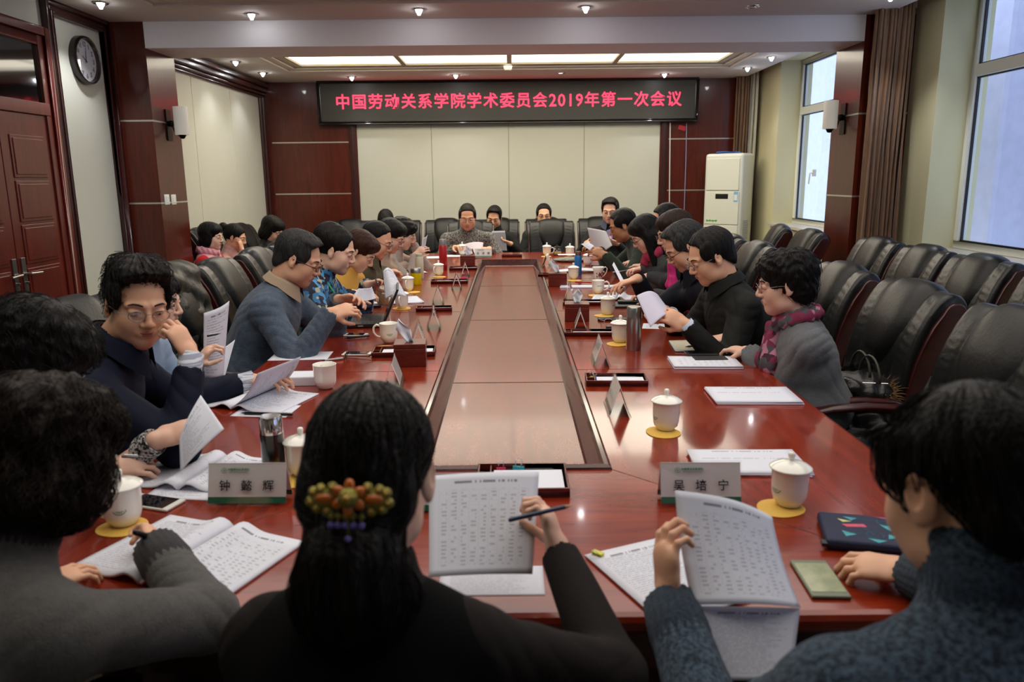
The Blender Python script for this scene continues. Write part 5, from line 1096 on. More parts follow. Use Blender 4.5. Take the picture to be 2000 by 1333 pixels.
# near end of the table
F1 = person('person in a grey turtleneck sweater with wavy dark hair writing at the near left corner', P(92, 898, Y=1.27), 28, hp=26, hy=18, lean=26, fem=True, hair='wavy', hm=HDK, top=C_GREY, cuffs_rib=C_GREYD, turtle=.05, bulk=1.12, nstr=1500, sc=1.08, wrinkle=.005,
    R=dict(p=P(300, 1050, Z=.805), d=(-.45, .85, -.1), n=(-.75, -.2, -.5), curl=.85, thumb=.7, pole=(.9, -.5, -.35)), L=dict(p=P(120, 1130, Z=.79), d=(.4, .8, 0), curl=.4), skin=SKIN, sleeve=.01)
F2 = person('person with a low black ponytail, jewelled hair clip and black vest', P(728, 930, Y=1.06), 4, hp=18, lean=14, fem=True, hair='pony', hm=HB, top=C_SLV, nstr=1500, sc=1.04, bulk=.98, wrinkle=.008, wide=.90,
    R=dict(p=P(1074, 1022, Y=1.38), d=(-.25, .45, .75), n=(-.8, .1, -.2), curl=.95, thumb=.8, pole=(.8, -.35, -.6)), L=dict(p=P(760, 1190, Z=.80), d=(.3, .9, 0), n=(.3, 0, -.9), pole=(-.1, -.3, -1)))
vest_on(F2, C_VEST)
F3 = person('person with short dark hair in a marled blue turtleneck at the near right', P(1888, 952, Y=.92), -12, hp=22, hy=-20, lean=12, hair='buzz', hm=HB, top=C_BLUE, cuffs_rib=C_BLUED, turtle=.06, nstr=1100, sc=1.06, bulk=1.16, wide=1.12, wrinkle=.008,
    L=dict(p=P(1302, 1105, Y=1.28), d=(-.05, .35, .9), n=(.9, .25, 0), curl=.75, thumb=.3, pole=(-.2, -.3, -1)), R=dict(p=P(1712, 1108, Z=.79), d=(-.85, .5, -.05), n=(0, .2, -1), curl=.7, pole=(1, -.2, -.5)), skin=SKIN)
# left side, near to far
L1 = person('person with thick dark hair and wire glasses bending over a booklet at the left edge', P(66, 706, Y=1.82), 72, hp=38, hy=66, lean=20, fem=True, hair='mop', hm=HB, top=C_DASH, glasses=GLM, nstr=900, sc=1.06,
    L=dict(p=P(352, 845, Z=.875), d=(.8, .35, .2), n=(.1, .6, -.6), curl=.5, thumb=.8), R=dict(p=P(258, 908, Z=.80), d=(.8, .3, .0), n=(-.1, .5, -.7), curl=.8), skin=SKIN2)
L2 = person('person in a dark navy jacket and glasses with a fist at the chin', P(268, 596, Y=2.40), 78, hp=12, hy=138, hr=-5, lean=24, hair='spiky', top=C_NAVY, glasses=GLM, cuff=STRIPE, collar='shirt', extra=STRIPE, collar2=C_NAVY, nstr=700, sc=1.08, bulk=1.12, wrinkle=.011, sleeve=.05,
    R=dict(p=P(352, 660, Y=2.32), d=(-.45, .1, .9), n=(-.8, .2, -.5), curl=1.15, thumb=.9, pole=(.3, -.5, -1)), L=dict(p=P(522, 742, Z=.815), d=(.95, -.1, .05), n=(.1, .1, -1), curl=.45, thumb=.9, pole=(-.3, .4, -.8)), skin=SKIN)
L3 = person('person half hidden behind the navy jacketed man, holding up a sheet and a pen', P(300, 590, Y=3.2), 88, hp=10, lean=18, fem=True, hair='bob', top=mat('pale_blue_blouse', '8fa3bd', .8), skin=SKIN2,
    R=dict(p=P(402, 690, Y=3.02), d=(.6, .1, .65), n=(.5, .3, -.4), curl=.9), L=dict(p=P(400, 700, Y=3.25), d=(.8, .1, .4)))
L4 = person('person in a grey blue sweater and dark framed glasses reading over a laptop', P(583, 506, Y=3.95), 90, hp=26, lean=24, hair='side', hm=HG, top=C_SW, glasses=GLB, collar='shirt', extra=SHIRTT, sc=1.12, bulk=1.18, fat=1.12, wrinkle=.011,
    R=dict(p=P(672, 606, Y=3.72), d=(.85, .25, .15), n=(.1, .5, -.6), curl=.9, thumb=.8, pole=(-.2, -.4, -1)), L=dict(p=P(684, 584, Y=3.98), d=(.85, -.3, .1), n=(.1, -.5, -.5), curl=.6, thumb=.8))
L5 = person('person in a blue flowered blouse with a green lanyard and swept up black hair', P(656, 490, Y=4.62), 92, hp=20, lean=24, fem=True, hair='updo', top=C_FLO, skin=SKIN2, lips=LIPR, sc=1.12, bulk=1.2, fat=1.14, turtle=0,
    R=dict(p=P(712, 574, Y=4.45), d=(.9, .2, 0), curl=.6), L=dict(p=P(738, 552, Y=4.75), d=(.85, -.1, .2), n=(.1, -.4, -.7), curl=.7))
L6 = person('person with short reddish hair in a yellow hoodie looking down at the table', P(702, 492, Y=5.3), 95, hp=38, lean=26, fem=True, hair='crop', hm=HR, top=C_YEL, skin=SKIN, sc=1.1, bulk=1.12,
    R=dict(p=P(716, 548, Z=.79), d=(.3, 1, 0), curl=.5), L=dict(p=P(735, 545, Z=.79), d=(.5, -.8, 0), curl=.5))
L7 = person('person with thinning hair, glasses and an olive jacket writing on papers', P(736, 470, Y=5.95), 92, hp=26, lean=24, hair='thin', top=C_OLV, glasses=GLB, collar='shirt', extra=SHIRTB, collar2=C_OLV, sc=1.14, bulk=1.12,
    R=dict(p=P(783, 528, Z=.80), d=(.9, .1, 0), curl=.8), L=dict(p=P(775, 510, Z=.82), d=(.7, .4, -.1), curl=.5))
L8 = person('person in a brown cardigan and red framed glasses bending over papers', P(763, 462, Y=6.6), 92, hp=30, lean=22, fem=True, hair='crop', top=C_BEI, glasses=GLR, skin=SKIN2, sc=1.12,
    R=dict(p=P(806, 518, Z=.80), d=(.9, .3, 0), curl=.8), L=dict(p=P(812, 505, Z=.80), d=(.9, -.3, 0), curl=.6))
L9 = person('person with curly dark hair and a grey beige sweater, one hand raised beside the face', P(787, 458, Y=7.15), 95, hp=24, lean=20, fem=True, hair='curly', top=C_BEI2, glasses=GLM, skin=SKIN2, sc=1.1,
    L=dict(p=P(805, 462, Y=7.2), d=(-.1, .1, 1), n=(-.5, -.6, 0), curl=.4, pole=(.8, 0, -.6)), R=dict(p=P(822, 490, Y=7.0), d=(.8, 0, .6), n=(0, .6, -.4), curl=.7))
# far end
H1 = person('person in a marled charcoal fleece reading aloud at the far table end', P(913, 424, Y=8.95), 178, hp=20, lean=12, hair='buzz', top=C_MARL, glasses=GLM, sc=1.2, bulk=1.12, wide=1.15, skin=SKIN, mouth=1, turtle=.025,
    R=dict(p=P(895, 482, Y=8.66), d=(.5, -.7, .2), curl=.9), L=dict(p=P(948, 486, Y=8.66), d=(-.5, -.7, .1), curl=.8))
K1 = person('person in a black turtleneck holding a thick bundle of papers in the back row', P(965, 425, Y=9.75), 188, hp=22, hr=-6, lean=4, hair='tall', top=C_BLKT, sc=1.18, skin=SKIN, turtle=.03, hs=1.12,
    R=dict(p=P(966, 474, Y=9.5), d=(.6, -.4, .3), curl=.6), L=dict(p=P(986, 474, Y=9.45), d=(-.8, -.2, .2), n=(.2, .6, .6), curl=.6))
K2 = person('person in dark grey whose glasses just show above the empty chair', P(1062, 421, Y=9.95), 180, hp=8, lean=2, hair='short', top=mat('dark_grey_top', '1d1e21', .85), glasses=GLB, sc=1.15, skin=SKIN)
K3 = person('person in dark clothes with glasses holding two sheets in the back row', P(1192, 412, Y=9.2), 196, hp=14, lean=5, hair='side', top=C_BLKT, glasses=GLM, sc=1.2, skin=SKIN2, collar='shirt', extra=mat('slate_shirt', '3c4358', .8),
    R=dict(p=P(1154, 468, Y=8.95), d=(.5, -.4, .5), curl=.8), L=dict(p=P(1196, 474, Y=8.95), d=(-.7, -.4, .2), n=(.2, .7, .5), curl=.6))
K4 = person('person whose lowered head of black hair shows in the back row on the left', P(754, 432, Y=9.7), 176, hp=60, lean=18, hair='bob', fem=True, top=C_BLKT, sc=1.1)
# right side, far to near
R1 = person('person in a dark green sweater holding a small sheet on the window side', P(1216, 441, Y=6.9), 272, hp=24, lean=30, hair='short', top=C_GRN, skin=SKIN3, sc=1.15, bulk=1.12, wrinkle=.011,
    L=dict(p=P(1168, 493, Y=6.6), d=(-.8, .2, .3), n=(0, .5, -.5), curl=.8), R=dict(p=P(1158, 485, Y=6.9), d=(-.8, -.2, .3), curl=.7))
R2 = person('person with long wavy black hair, glasses and a rose scarf writing', P(1262, 458, Y=5.95), 268, hp=34, lean=22, fem=True, hair='long', top=mat('grey_flecked_top', '3a3b3a', .85), glasses=GLB, skin=SKIN2, sc=1.12,
    L=dict(p=P(1222, 518, Z=.80), d=(-.9, .2, 0), curl=.8), R=dict(p=P(1215, 512, Z=.80), d=(-.9, -.2, 0), curl=.7))
scarf_on(R2, mat('rose_scarf', 'b03050', .85, var=(30, '882040', .2)), tails=False)
R2b = person('person with receding hair seen between the long haired woman and the pink scarf', P(1300, 432, Y=6.35), 266, hp=18, lean=6, hair='recede', top=mat('dark_blue_top', '1a2030', .8), glasses=GLM, skin=SKIN, sc=1.1)
R3 = person('person with a bright pink scarf over a dark navy top holding a pen', P(1318, 455, Y=5.15), 268, hp=20, lean=20, fem=True, hair='long', hm=HBR, top=mat('dark_navy_knit', '0d0f18', .9), glasses=GLR, lips=LIPR, skin=SKIN2, sc=1.12,
    L=dict(p=P(1222, 543, Z=.81), d=(-.9, .3, 0), curl=.8), R=dict(p=P(1205, 530, Z=.81), d=(-.9, -.2, 0), curl=.8))
scarf_on(R3, mat('bright_pink_scarf', 'd42a80', .85, var=(20, 'b01a66', .25)), r0=.034)
R4 = person('person in a navy jacket and black glasses reaching over a booklet', P(1338, 482, Y=4.5), 268, hp=34, lean=26, hair='side', hm=HG, top=C_NAVY2, glasses=GLB, collar='shirt', extra=SHIRTB, collar2=C_NAVY2, skin=SKIN, sc=1.15, bulk=1.12, fat=1.1,
    R=dict(p=P(1222, 552, Y=4.5), d=(-.9, -.1, -.25), n=(-.1, -.1, -1), curl=.45, spread=.25, pole=(0, .4, -1)), L=dict(p=P(1245, 578, Z=.80), d=(-.9, .3, 0), curl=.7))
R5 = person('person in a black stand collar jacket and rimless glasses reading a curled sheet', P(1388, 502, Y=3.88), 264, hp=26, lean=20, hair='recede', top=C_BLK, glasses=GLM, cuff=SHIRTB, collar='stand', extra=C_BLK, skin=SKIN, sc=1.12, bulk=1.14, wrinkle=.011, sleeve=.015,
    L=dict(p=P(1316, 622, Y=3.60), d=(-.75, .1, .4), n=(-.2, .6, -.3), curl=.95, thumb=.8, pole=(.2, -.4, -1)), R=dict(p=P(1288, 606, Y=3.95), d=(-.8, -.2, .3), n=(0, -.5, -.3), curl=.8))
R6 = person('person with short curly black hair, grey cardigan and a patterned rose scarf, pen in hand', P(1534, 556, Y=3.28), 272, hp=10, hy=283, lean=10, fem=True, hair='curly', top=C_CARD, glasses=GLM, skin=SKIN2, sc=1.08, bulk=1.12, wrinkle=.011, cuffs_rib=C_CARD, nstr=500,
    R=dict(p=P(1395, 664, Z=.805), d=(-.95, .05, -.15), n=(-.1, .15, -1), curl=.7, thumb=.7, pole=(.1, .5, -.9)), L=dict(p=P(1438, 683, Z=.795), d=(-.7, .7, 0), n=(0, 0, -1), curl=.7, pole=(.2, -.6, -.8)))
def checks():
    m, nt, b = node_mat('patterned_rose_scarf', .85); tc = nt.nodes.new('ShaderNodeTexCoord'); v = nt.nodes.new('ShaderNodeTexVoronoi'); v.inputs['Scale'].default_value = 30; v.distance = 'MANHATTAN'; nt.links.new(tc.outputs['Object'], v.inputs[0]); sp = nt.nodes.new('ShaderNodeSeparateColor'); nt.links.new(v.outputs['Color'], sp.inputs[0])
    r = nt.nodes.new('ShaderNodeValToRGB'); e = r.color_ramp; e.interpolation = 'CONSTANT'; e.elements[0].color = lin('7d2748'); e.elements[1].position = .35; e.elements[1].color = lin('3a1a2c')
    for p_, c in ((.6, 'b0758c'), (.75, '4b4a52')): q = e.elements.new(p_); q.color = lin(c)
    nt.links.new(sp.outputs[0], r.inputs[0]); nt.links.new(r.outputs[0], b.inputs['Base Color']); return m
scarf_on(R6, checks(), r0=.026)
# against the left wall
B1 = person('person with straight black hair, red sleeves and a pink padded vest by the left wall', P(412, 463, Y=7.65), 92, hp=8, lean=2, fem=True, hair='bob', top=C_RED, skin=SKIN2, sc=1.08, seat=(-2.98, 7.6, .57))
vest_on(B1, C_PINK); scarf_on(B1, C_PINK, 'padded_collar', .034, False, False)
B2 = person('person with a bun and a pale pink sweater resting the cheek on one hand', P(459, 464, Y=8.1), 88, hp=18, lean=12, fem=True, hair='bun', top=C_ROSE, skin=SKIN, sc=1.08, seat=(-2.92, 8.2, .57), turtle=.02,
    R=dict(p=P(470, 478, Y=8.0), d=(-.2, .1, 1), n=(-.9, .1, 0), curl=.5, pole=(.6, -.2, -.8)))
B3 = person('person with bobbed black hair and glasses in a black puffy coat looking down', P(531, 450, Y=8.75), 96, hp=32, lean=8, fem=True, hair='bob', top=C_BLKP, skin=SKIN2, glasses=GLM, sc=1.2, seat=(-2.7, 8.9, .57), bulk=1.25, turtle=.02)
# lanyard, watch, ring, bracelets
p = L5; N = p['NB']; b = MB(); b.tube([N + p['u'] * .03 - p['r'] * -.06 - p['fb'] * .03, N + p['r'] * .075 + p['u'] * .01 + p['fb'] * .03, N + p['r'] * .075 + p['fb'] * .135 - p['u'] * .06, N + p['r'] * .055 + p['fb'] * .185 - p['u'] * .18, N + p['r'] * .03 + p['fb'] * .20 - p['u'] * .28], .008, 6, flat=.4); b.build('lanyard', mat('green_lanyard', '1fa565', .6), p['root'], True, off=p['off'])
def band(p, side, m, name, off=.012, rr=.029, w=.006):
    for sd, S, E, W, d, h in p['arms']:
        if sd == side: ax = nrm(W - E); a = nrm(np.cross(ax, V(.3, .2, 1))); MB().lathe([(rr, -w), (rr + .003, 0), (rr, w), (rr - .003, 0), (rr, -w)], c=W + ax * off, R=np.stack([a, np.cross(ax, a), ax], 1), n=20).build(name, m, p['root'], True, off=p['off'])
band(R6, 1, CHROME, 'wristwatch'); band(B2, 1, CHROME, 'bracelet'); band(R1, -1, BLACKP, 'wristwatch', -.01, .034); band(L8, 1, mat('pale_bangle', 'c9c2ae', .4), 'bracelet', -.005, .034)
# hair clip of the woman in front
T = F2['T']; hs = F2['s']; cr = root('hair_clip', P(686, 976, Y=float(T((0, -.135, -.055))[1])), 0, 'jewelled brass hair clip with orange petals holding the black ponytail', 'hair clip'); co = np.array(cr.location)
BR = mat('aged_brass', '9a8f45', .35, .7, bump=(300, .5)); ORG = mat('orange_enamel', 'c9691a', .3, coat=.4); VIO = mat('violet_bead', '6e5fb0', .15, coat=.5); YST = mat('amber_stone', 'c99a3a', .2, coat=.5)
Rc = F2['Rh']; cp = lambda x, y, z: co + Rc @ (V(x, -y, z) * hs * .72)
b = MB(); g = MB(); c_ = MB(); d_ = MB()
for a, r_ in ((0, .012),): b.lathe([(0, .012), (.006, .011), (.0125, .006), (.014, 0), (0, 0)], c=cp(0, .016, .004), R=Rc @ rotx(pi / 2), n=20)
for i in range(6):
    a = i * pi / 3 + .5; g.ball(cp(.019 * math.cos(a), .016, .004 + .019 * math.sin(a)), (.0098, .005, .0068), 10, 6, R=Rc @ roty(-a)); 
for sx in (-1, 1):
    g.ball(cp(sx * .042, .014, .002), (.0135, .005, .0062), 12, 6, R=Rc); b.ball(cp(sx * .042, .010, .002), (.021, .005, .0125), 14, 6, R=Rc)
    for (x, z) in ((.062, .012), (.066, -.004), (.056, -.014), (.050, .017), (.038, -.018), (.030, .020)): b.ball(cp(sx * x, .010, z), (.0072, .005, .0072), 10, 6, R=Rc); c_.ball(cp(sx * x, .0145, z), .0032, 8, 5)
for i, x in enumerate((-.030, -.018, -.006, .008, .022)):
    b.tube([cp(x, .012, -.018), cp(x, .012, -.036)], .0012, 5); b.ball(cp(x, .012, -.027), .0045, 8, 6); d_.ball(cp(x, .012, -.042), .0048, 10, 6)
b.tube([cp(.0, .012, -.020), cp(.0, .012, -.06)], .0012, 5); d_.ball(cp(0, .012, -.064), .0045, 10, 6); b.tube([cp(-.06, .005, 0), cp(0, .008, 0), cp(.06, .005, 0)], .006, 8); c_.ball(cp(0, .031, .004), .0045, 10, 6)
b.build('brass_setting', BR, cr, True, off=co, merge=False); g.build('orange_petals', ORG, cr, True, off=co, merge=False); c_.build('stones', YST, cr, True, off=co, merge=False); d_.build('hanging_beads', VIO, cr, True, off=co, merge=False)
# ------------------------------------------------------------ what lies on the table
def tp(x, y, z=TZ): p = P(x, y, Z=z); return p[0], p[1]
def cup_at(x, y, label, co=None, **k):
    a = tp(x, y, TZ + .004)
    if co is not False:
        c = tp(*(co or (x, y)), TZ + .002) if co else a
        coaster(c[0], c[1], 'yellow felt coaster under the ' + label)
    return cup(a[0], a[1], label, **k)
cup_at(243, 1022, 'lidded cup with emblem beside the wavy haired writer', (240, 1030), hd=190, lg=-72, sc=1.1)
cup_at(1540, 985, 'lidded cup nearest the zipped pouch', (1524, 993), hd=60, lg=-158, sc=1.1, wtext=-20)
cup_at(1300, 838, 'lidded cup alone on the right, near the tented plate', (1295, 845), hd=60, lg=-160, sc=1.08, wtext=-15)
cup_at(636, 757, 'open cup without lid beside the white box', False, hd=120, lg=-175, lid=False, sc=1.1)
cup_at(592, 925, 'lidded cup half hidden by the ponytailed head', (585, 938), hd=100, sc=1.08)
cup_at(760, 668, 'open cup with emblem beside the wooden tissue box', (752, 680), hd=170, lg=-75, lid=False, sc=1.12)
cup_at(785, 602, 'cup behind the laptop screen', None, hd=-95, lid=True, sc=1.05)
cup_at(797, 568, 'lidded cup beside the yellow tumbler', (805, 571), hd=-95, sc=1.05)
cup_at(857, 538, 'lidded cup in front of the red flask', (858, 541), hd=-120, sc=1.02)
cup_at(903, 497, 'lidded cup of the speaker at the far end', False, hd=90, sc=1.08)
cup_at(1211, 668, 'lidded cup behind the tall steel flask', (1207, 672), hd=60, lg=-175, sc=1.08)
cup_at(1187, 614, 'lidded cup beside the black folder', (1180, 617), hd=60, wtext=-35, sc=1.08)
cup_at(1168, 573, 'open lettered cup with its lid leaning behind it', (1165, 577), hd=0, lid=False, wtext=-80, sc=1.08)
cup_at(1120, 545, 'lidded cup left of the rose mug', (1122, 548), hd=60, wtext=-20, sc=1.05)
cup_at(1148, 518, 'lidded cup right of the blue bottle', False, hd=60, sc=1.05)
cup_at(1113, 501, 'lidded cup on the grey cloth pouch side', (1112, 503), hd=60, sc=1.08)
cup_at(1068, 499, 'lidded cup left of the glass tea jar', (1067, 501), hd=0, sc=1.08)
# rose mug
a = tp(1168, 547); r = root('flowered_mug', (a[0], a[1], TZ), 0, 'flaring white mug with a painted rose and loop handle', 'mug'); r.scale = (1.1,) * 3
MB().lathe([(0, .004), (.026, .004), (.027, 0), (.030, .004), (.031, .03), (.036, .07), (.045, .098), (.044, .099), (.034, .07), (.028, .03), (0, .01)], n=32).build('mug_body', PORC, r, True)
MB().tube([(.036, 0, .085), (.055, 0, .098), (.068, 0, .085), (.062, 0, .055), (.048, 0, .035), (.032, 0, .022)], .0042, 8).build('handle', PORC, r, True)
b = MB()
for i in range(9): t = i * 2.4; q = .004 + .0012 * i; an = -pi / 2 + .25 + q * math.cos(t) / .034; b.ball((.0365 * math.cos(an), .0365 * math.sin(an), .045 + q * math.sin(t)), .0045, 8, 5)
b.build('rose', mat('rose_print', '8e2a4e', .5), r); b = MB()
for q, h_ in ((-.35, .03), (.75, .032), (-.4, .052), (.8, .06)): an = -pi / 2 + q; b.ball((.0345 * math.cos(an), .0345 * math.sin(an), h_), (.005, .004, .006), 8, 5)
b.build('leaves', mat('leaf_print', '3c6b3c', .5), r)
# tea jar, coffee mug
a = tp(1088, 499); r = root('glass_tea_jar', (a[0], a[1], TZ + .0005), 0, 'round glass jar of pale tea with a black lid', 'jar'); r.scale = (1.1,) * 3
MB().lathe([(0, 0), (.036, 0), (.043, .01), (.045, .04), (.040, .062), (.032, .07)], n=28).build('glass_wall', GLASS, r, True); MB().lathe([(0, .004), (.034, .004), (.041, .012), (.043, .038), (0, .038)], n=24).build('tea', mat('pale_tea', 'b7a468', .1, coat=.5), r, True)
MB().lathe([(0, .070), (.034, .070), (.036, .078), (.030, .088), (.012, .094), (.010, .104), (0, .106)], n=24).build('lid', BLACKP, r, smooth='auto')
a = tp(749, 596); r = root('coffee_mug', (a[0], a[1], TZ + .0005), 0, 'tall double walled glass mug full of milky coffee', 'mug'); r.scale = (1.15,) * 3
MB().lathe([(0, 0), (.038, 0), (.040, .004), (.040, .128), (.037, .128), (.037, .112)], n=28).build('glass_wall', GLASS, r, True); MB().lathe([(0, .008), (.035, .008), (.035, .10), (0, .10)], n=24).build('coffee', mat('milky_coffee', '8b6848', .25), r, smooth='auto')
MB().tube([(-.039, 0, .105), (-.060, -.01, .103), (-.068, -.012, .085), (-.066, -.012, .045), (-.052, -.01, .022), (-.039, 0, .022)], .0055, 8).build('handle', GLASS, r, True)
a = tp(733, 601); o = MB().lathe([(0, 0), (.040, 0), (.041, .004), (.041, .018), (.037, .02), (0, .02)], n=28).build('mug_lid', BLACKP, smooth='auto'); o.location = (a[0], a[1], TZ + .0004); tag(o, 'black round lid lying in front of the coffee mug', 'lid')
# flasks
BLF = mat('black_flask', '0b0b0c', .18, coat=.5)
def fl(x, y, label, R0, h, m, m2, caph=.045, necked=0, sc=1.0, steelband=0):
    a = tp(x, y); body = h - caph
    return bottle(a[0], a[1], label, [(0, 0), (R0 * .94, 0), (R0, .005), (R0, body - .012 * necked), (R0 * (.86 if necked else 1), body), (0, body)], m, [(0, body + .0005), (R0 * (.84 if necked else .97), body + .0005), (R0 * (.84 if necked else .97), body + caph - .006), (R0 * (.75 if necked else .86), body + caph), (0, body + caph)], m2)
fl(537, 930, 'black vacuum flask with a polished steel cap behind the left name plate', .033, .180, BLF, CHROME, .05)
fl(1237, 683, 'tall brushed steel vacuum flask on the right side', .037, .215, STEEL, STEEL, .055, 0)
fl(866, 527, 'tall red vacuum flask with a grey cap', .038, .285, mat('red_flask', 'a30f16', .3, coat=.3), mat('grey_cap', '8f8d8a', .35, .5), .055, 1)
fl(820, 544, 'cream white vacuum flask', .036, .21, mat('cream_flask', 'c9c6a8', .3, coat=.3), mat('cream_cap', 'aaa892', .4), .022, 1)
fl(813, 556, 'yellow tumbler with a steel rim', .045, .135, mat('yellow_tumbler', 'd3c100', .3, coat=.3), STEEL, .04)
fl(1129, 537, 'bright blue bottle with a brown cap', .032, .205, mat('blue_bottle', '1d6fb4', .3, coat=.3), mat('brown_cap', '6b5648', .4, .4), .035, 1)
# name plates
a = tp(485, 985); plate(a[0], a[1] + .02, -1, 'large name plate in front of the wavy haired writer, three black characters', '钟懿辉', L=.212, H=.112)
a = tp(1368, 985); plate(a[0], a[1] + .02, -1, 'large name plate behind the raised printed sheet at right', '吴培宁', L=.212, H=.112)
a = tp(944, 503); plate(a[0], a[1], 0, 'name plate of the speaker at the far end', '论述席', L=.19, H=.10)
for x, y, d, lab in ((770, 752, 95, 'tented name plate nearest the dark ponytail'), (818, 672, 97, 'tented name plate behind the wooden tissue box'), (848, 640, 96, 'tented name plate right of the laptop'), (856, 592, 95, 'tented name plate above the tray beside the coffee mug'), (892, 563, 94, 'tented name plate left of the rim, near the pink clip'), (909, 538, 94, 'tented name plate behind the pink clip'), (921, 503, 100, 'tented name plate left of the speaker plate'),
    (1205, 800, 88, 'tented name plate in front of the clip filled tray'), (1172, 707, 88, 'tented name plate left of the steel flask'), (1133, 643, 86, 'tented name plate beside the right tissue box'), (1112, 585, 84, 'tented name plate left of the white tissue'), (1087, 553, 86, 'tented name plate in front of the farther right tissue box'), (1068, 519, 80, 'tented name plate at the far right corner of the rim')):
    a = tp(x, y); plate(a[0], a[1] + .0, d, lab, L=.20, H=.115, D=.042)
# trays
PINKC = mat('pink_clip', 'd23a5c', .4); TEAL = mat('teal_clip', '2aa0b0', .4); YELC = mat('yellow_clip', 'c9c93a', .4); BLUC = mat('blue_clip', '3a6fc0', .4); GRNC = mat('green_clip', '5c7a3a', .4)
def tray_at(x, y, rot, lab, **k): a = tp(x, y); return (tray(a[0], a[1], rot, lab, **k), a)
tray_at(1203, 748, -3, 'open stationery tray with clips by the tented plate', w=.25, d=.13)
a = tp(1152, 742); 
for i, (m, dx, dy, nm) in enumerate(((GRNC, 0, .02, 'green'), (YELC, .008, -.015, 'yellow'), (BLUC, .018, -.03, 'blue'))): binder(a[0] + dx, a[1] + dy, 30 * i, m, 'small %s binder clip in the tray by the tented plate' % nm, TZ + .007, .9)
tray_at(1152, 655, -3, 'stationery tray left of the steel flask', w=.27, d=.10)
tray_at(1143, 595, -3, 'stationery tray behind the right tissue box', w=.30, d=.12, pen=False)
tray_at(1078, 540, -3, 'stationery tray at the far tissue box', w=.24, d=.1, paper=False, pen=False)
tray_at(790, 692, 3, 'stationery tray under the left tissue box', w=.30, d=.15)
tray_at(848, 607, 3, 'stationery tray right of the laptop screen', w=.23, d=.10)
tray_at(878, 553, 3, 'stationery tray below the pink clip', w=.30, d=.13, pen=False)
tray_at(905, 527, 3, 'stationery tray right of the red flask', w=.26, d=.14, pen=False)
tray_at(1000, 502, 0, 'stationery tray beside the speaker plate', w=.22, d=.08, pen=False)
a = tp(1020, 938); tray(a[0], a[1] - .03, 0, 'stationery tray behind the sheet held at the centre', w=.25, d=.19)
binder(a[0] - .06, a[1] + .045, 5, PINKC, 'pink binder clip in the tray behind the held sheet', TZ + .007, 1.0); binder(a[0] - .01, a[1] + .045, -15, TEAL, 'teal binder clip in the tray behind the held sheet', TZ + .007, 1.25)
a = tp(905, 545); binder(a[0], a[1], 40, PINKC, 'pink binder clip lying near the rim on the left', TZ + .0005, 1.6)
# tissue boxes
for x, y, d, lab, st in ((800, 716, 4, 'nearest wooden tissue box on the left of the rim', 0), (1128, 628, -4, 'wooden tissue box on the right with a crumpled tissue', 1), (1090, 560, -4, 'farther right wooden tissue box with a pointed tissue', 0), (913, 521, 3, 'wooden tissue box left of the speaker plate', 1)):
    a = tp(x, y); tissue_box(a[0], a[1] + .05, d, lab, style=st)
# left side papers and devices
a = tp(497, 782); open_book(a[0], a[1], -18, .20, .28, PNO, 'open booklet of the navy jacketed person with one page lifted', lift=.03, pg=38)
a = tp(520, 803); flat('document', a[0] + .0, a[1], -6, .21, .15, PNO, 'loose printed sheet under the black pen', z=TZ)
pen(P(572, 810, Z=.757), P(470, 807, Z=.757), BLACKP, 'black pen lying below the lifted booklet page', .005)
a = tp(598, 748); r = root('white_box', (a[0], a[1], TZ + .0005), math.radians(2), 'flat white box beside the open cup', 'box'); bx('box', PAPERW, -.07, .07, -.055, .055, 0, .036, r, bevel=.002); bx('printed_lid', PNO, -.068, .068, -.053, .053, .036, .0375, r)
a = tp(588, 696); flat('document', a[0], a[1], 3, .28, .17, PNO, 'single printed sheet in front of the grey blue sweater')
a = tp(698, 693); phone(a[0], a[1], 85, 'white phone above the folded eyeglasses', w=.07, h=.14)
a = tp(695, 656); phone(a[0], a[1] + .0, 84, 'white phone in front of the laptop', w=.062, h=.125)
pen(P(722, 656, Z=.762), P(672, 661, Z=.757), BLACKP, 'thick black pen beside the phone at the laptop', .006)
pen(P(670, 700, Z=.758), P(628, 705, Z=.757), mat('clear_pen', 'b9b9bd', .2), 'clear ballpoint pen by the folded eyeglasses', .005, BLACKP)
a = tp(676, 703); eyeglasses(a[0], a[1], -85, 'folded black eyeglasses with gold front lying on the table', mat('gold_black_frame', '2b2312', .3, .5))
# laptop
a = P(712, 632, Z=TZ); r = root('laptop', (a[0], a[1], TZ + .0005), math.radians(-82), 'black laptop with its screen raised, seen from the side', 'laptop')
LB = mat('laptop_black', '141416', .45); bx('keyboard_base', LB, -.16, .16, -.12, .12, .002, .026, r, bevel=.004); b = MB()
for i in range(12):
    for j in range(5): b.box(-.145 + i * .0245, -.125 + i * .0245, -.01 + j * .0225, .009 + j * .0225, .026, .0285)
b.build('keys', mat('key_black', '242427', .5), r); bx('touchpad', mat('touchpad_grey', '4a4a4e', .35), -.045, .045, -.095, -.035, .026, .0267, r)
bx('palm_sticker', mat('silver_sticker', 'b0b3b8', .3), -.14, -.10, -.10, -.07, .026, .0268, r); bx('port', SILVER, .16, .161, -.03, .0, .01, .018, r)
b = MB(); Rl = rotx(math.radians(-24)); b.box(-.16, .16, 0, .012, 0, .215, R=Rl, o=(0, .112, .024)); b.build('screen_lid', LB, r, bevel=.004); b = MB(); b.box(-.148, .148, -.0012, 0, .014, .203, R=Rl, o=(0, .112, .024)); b.build('screen', mat('laptop_screen', '0c0d10', .08, coat=.5), r)
hp_ = lambda x, y, Y: P(x, y, Y=Y)
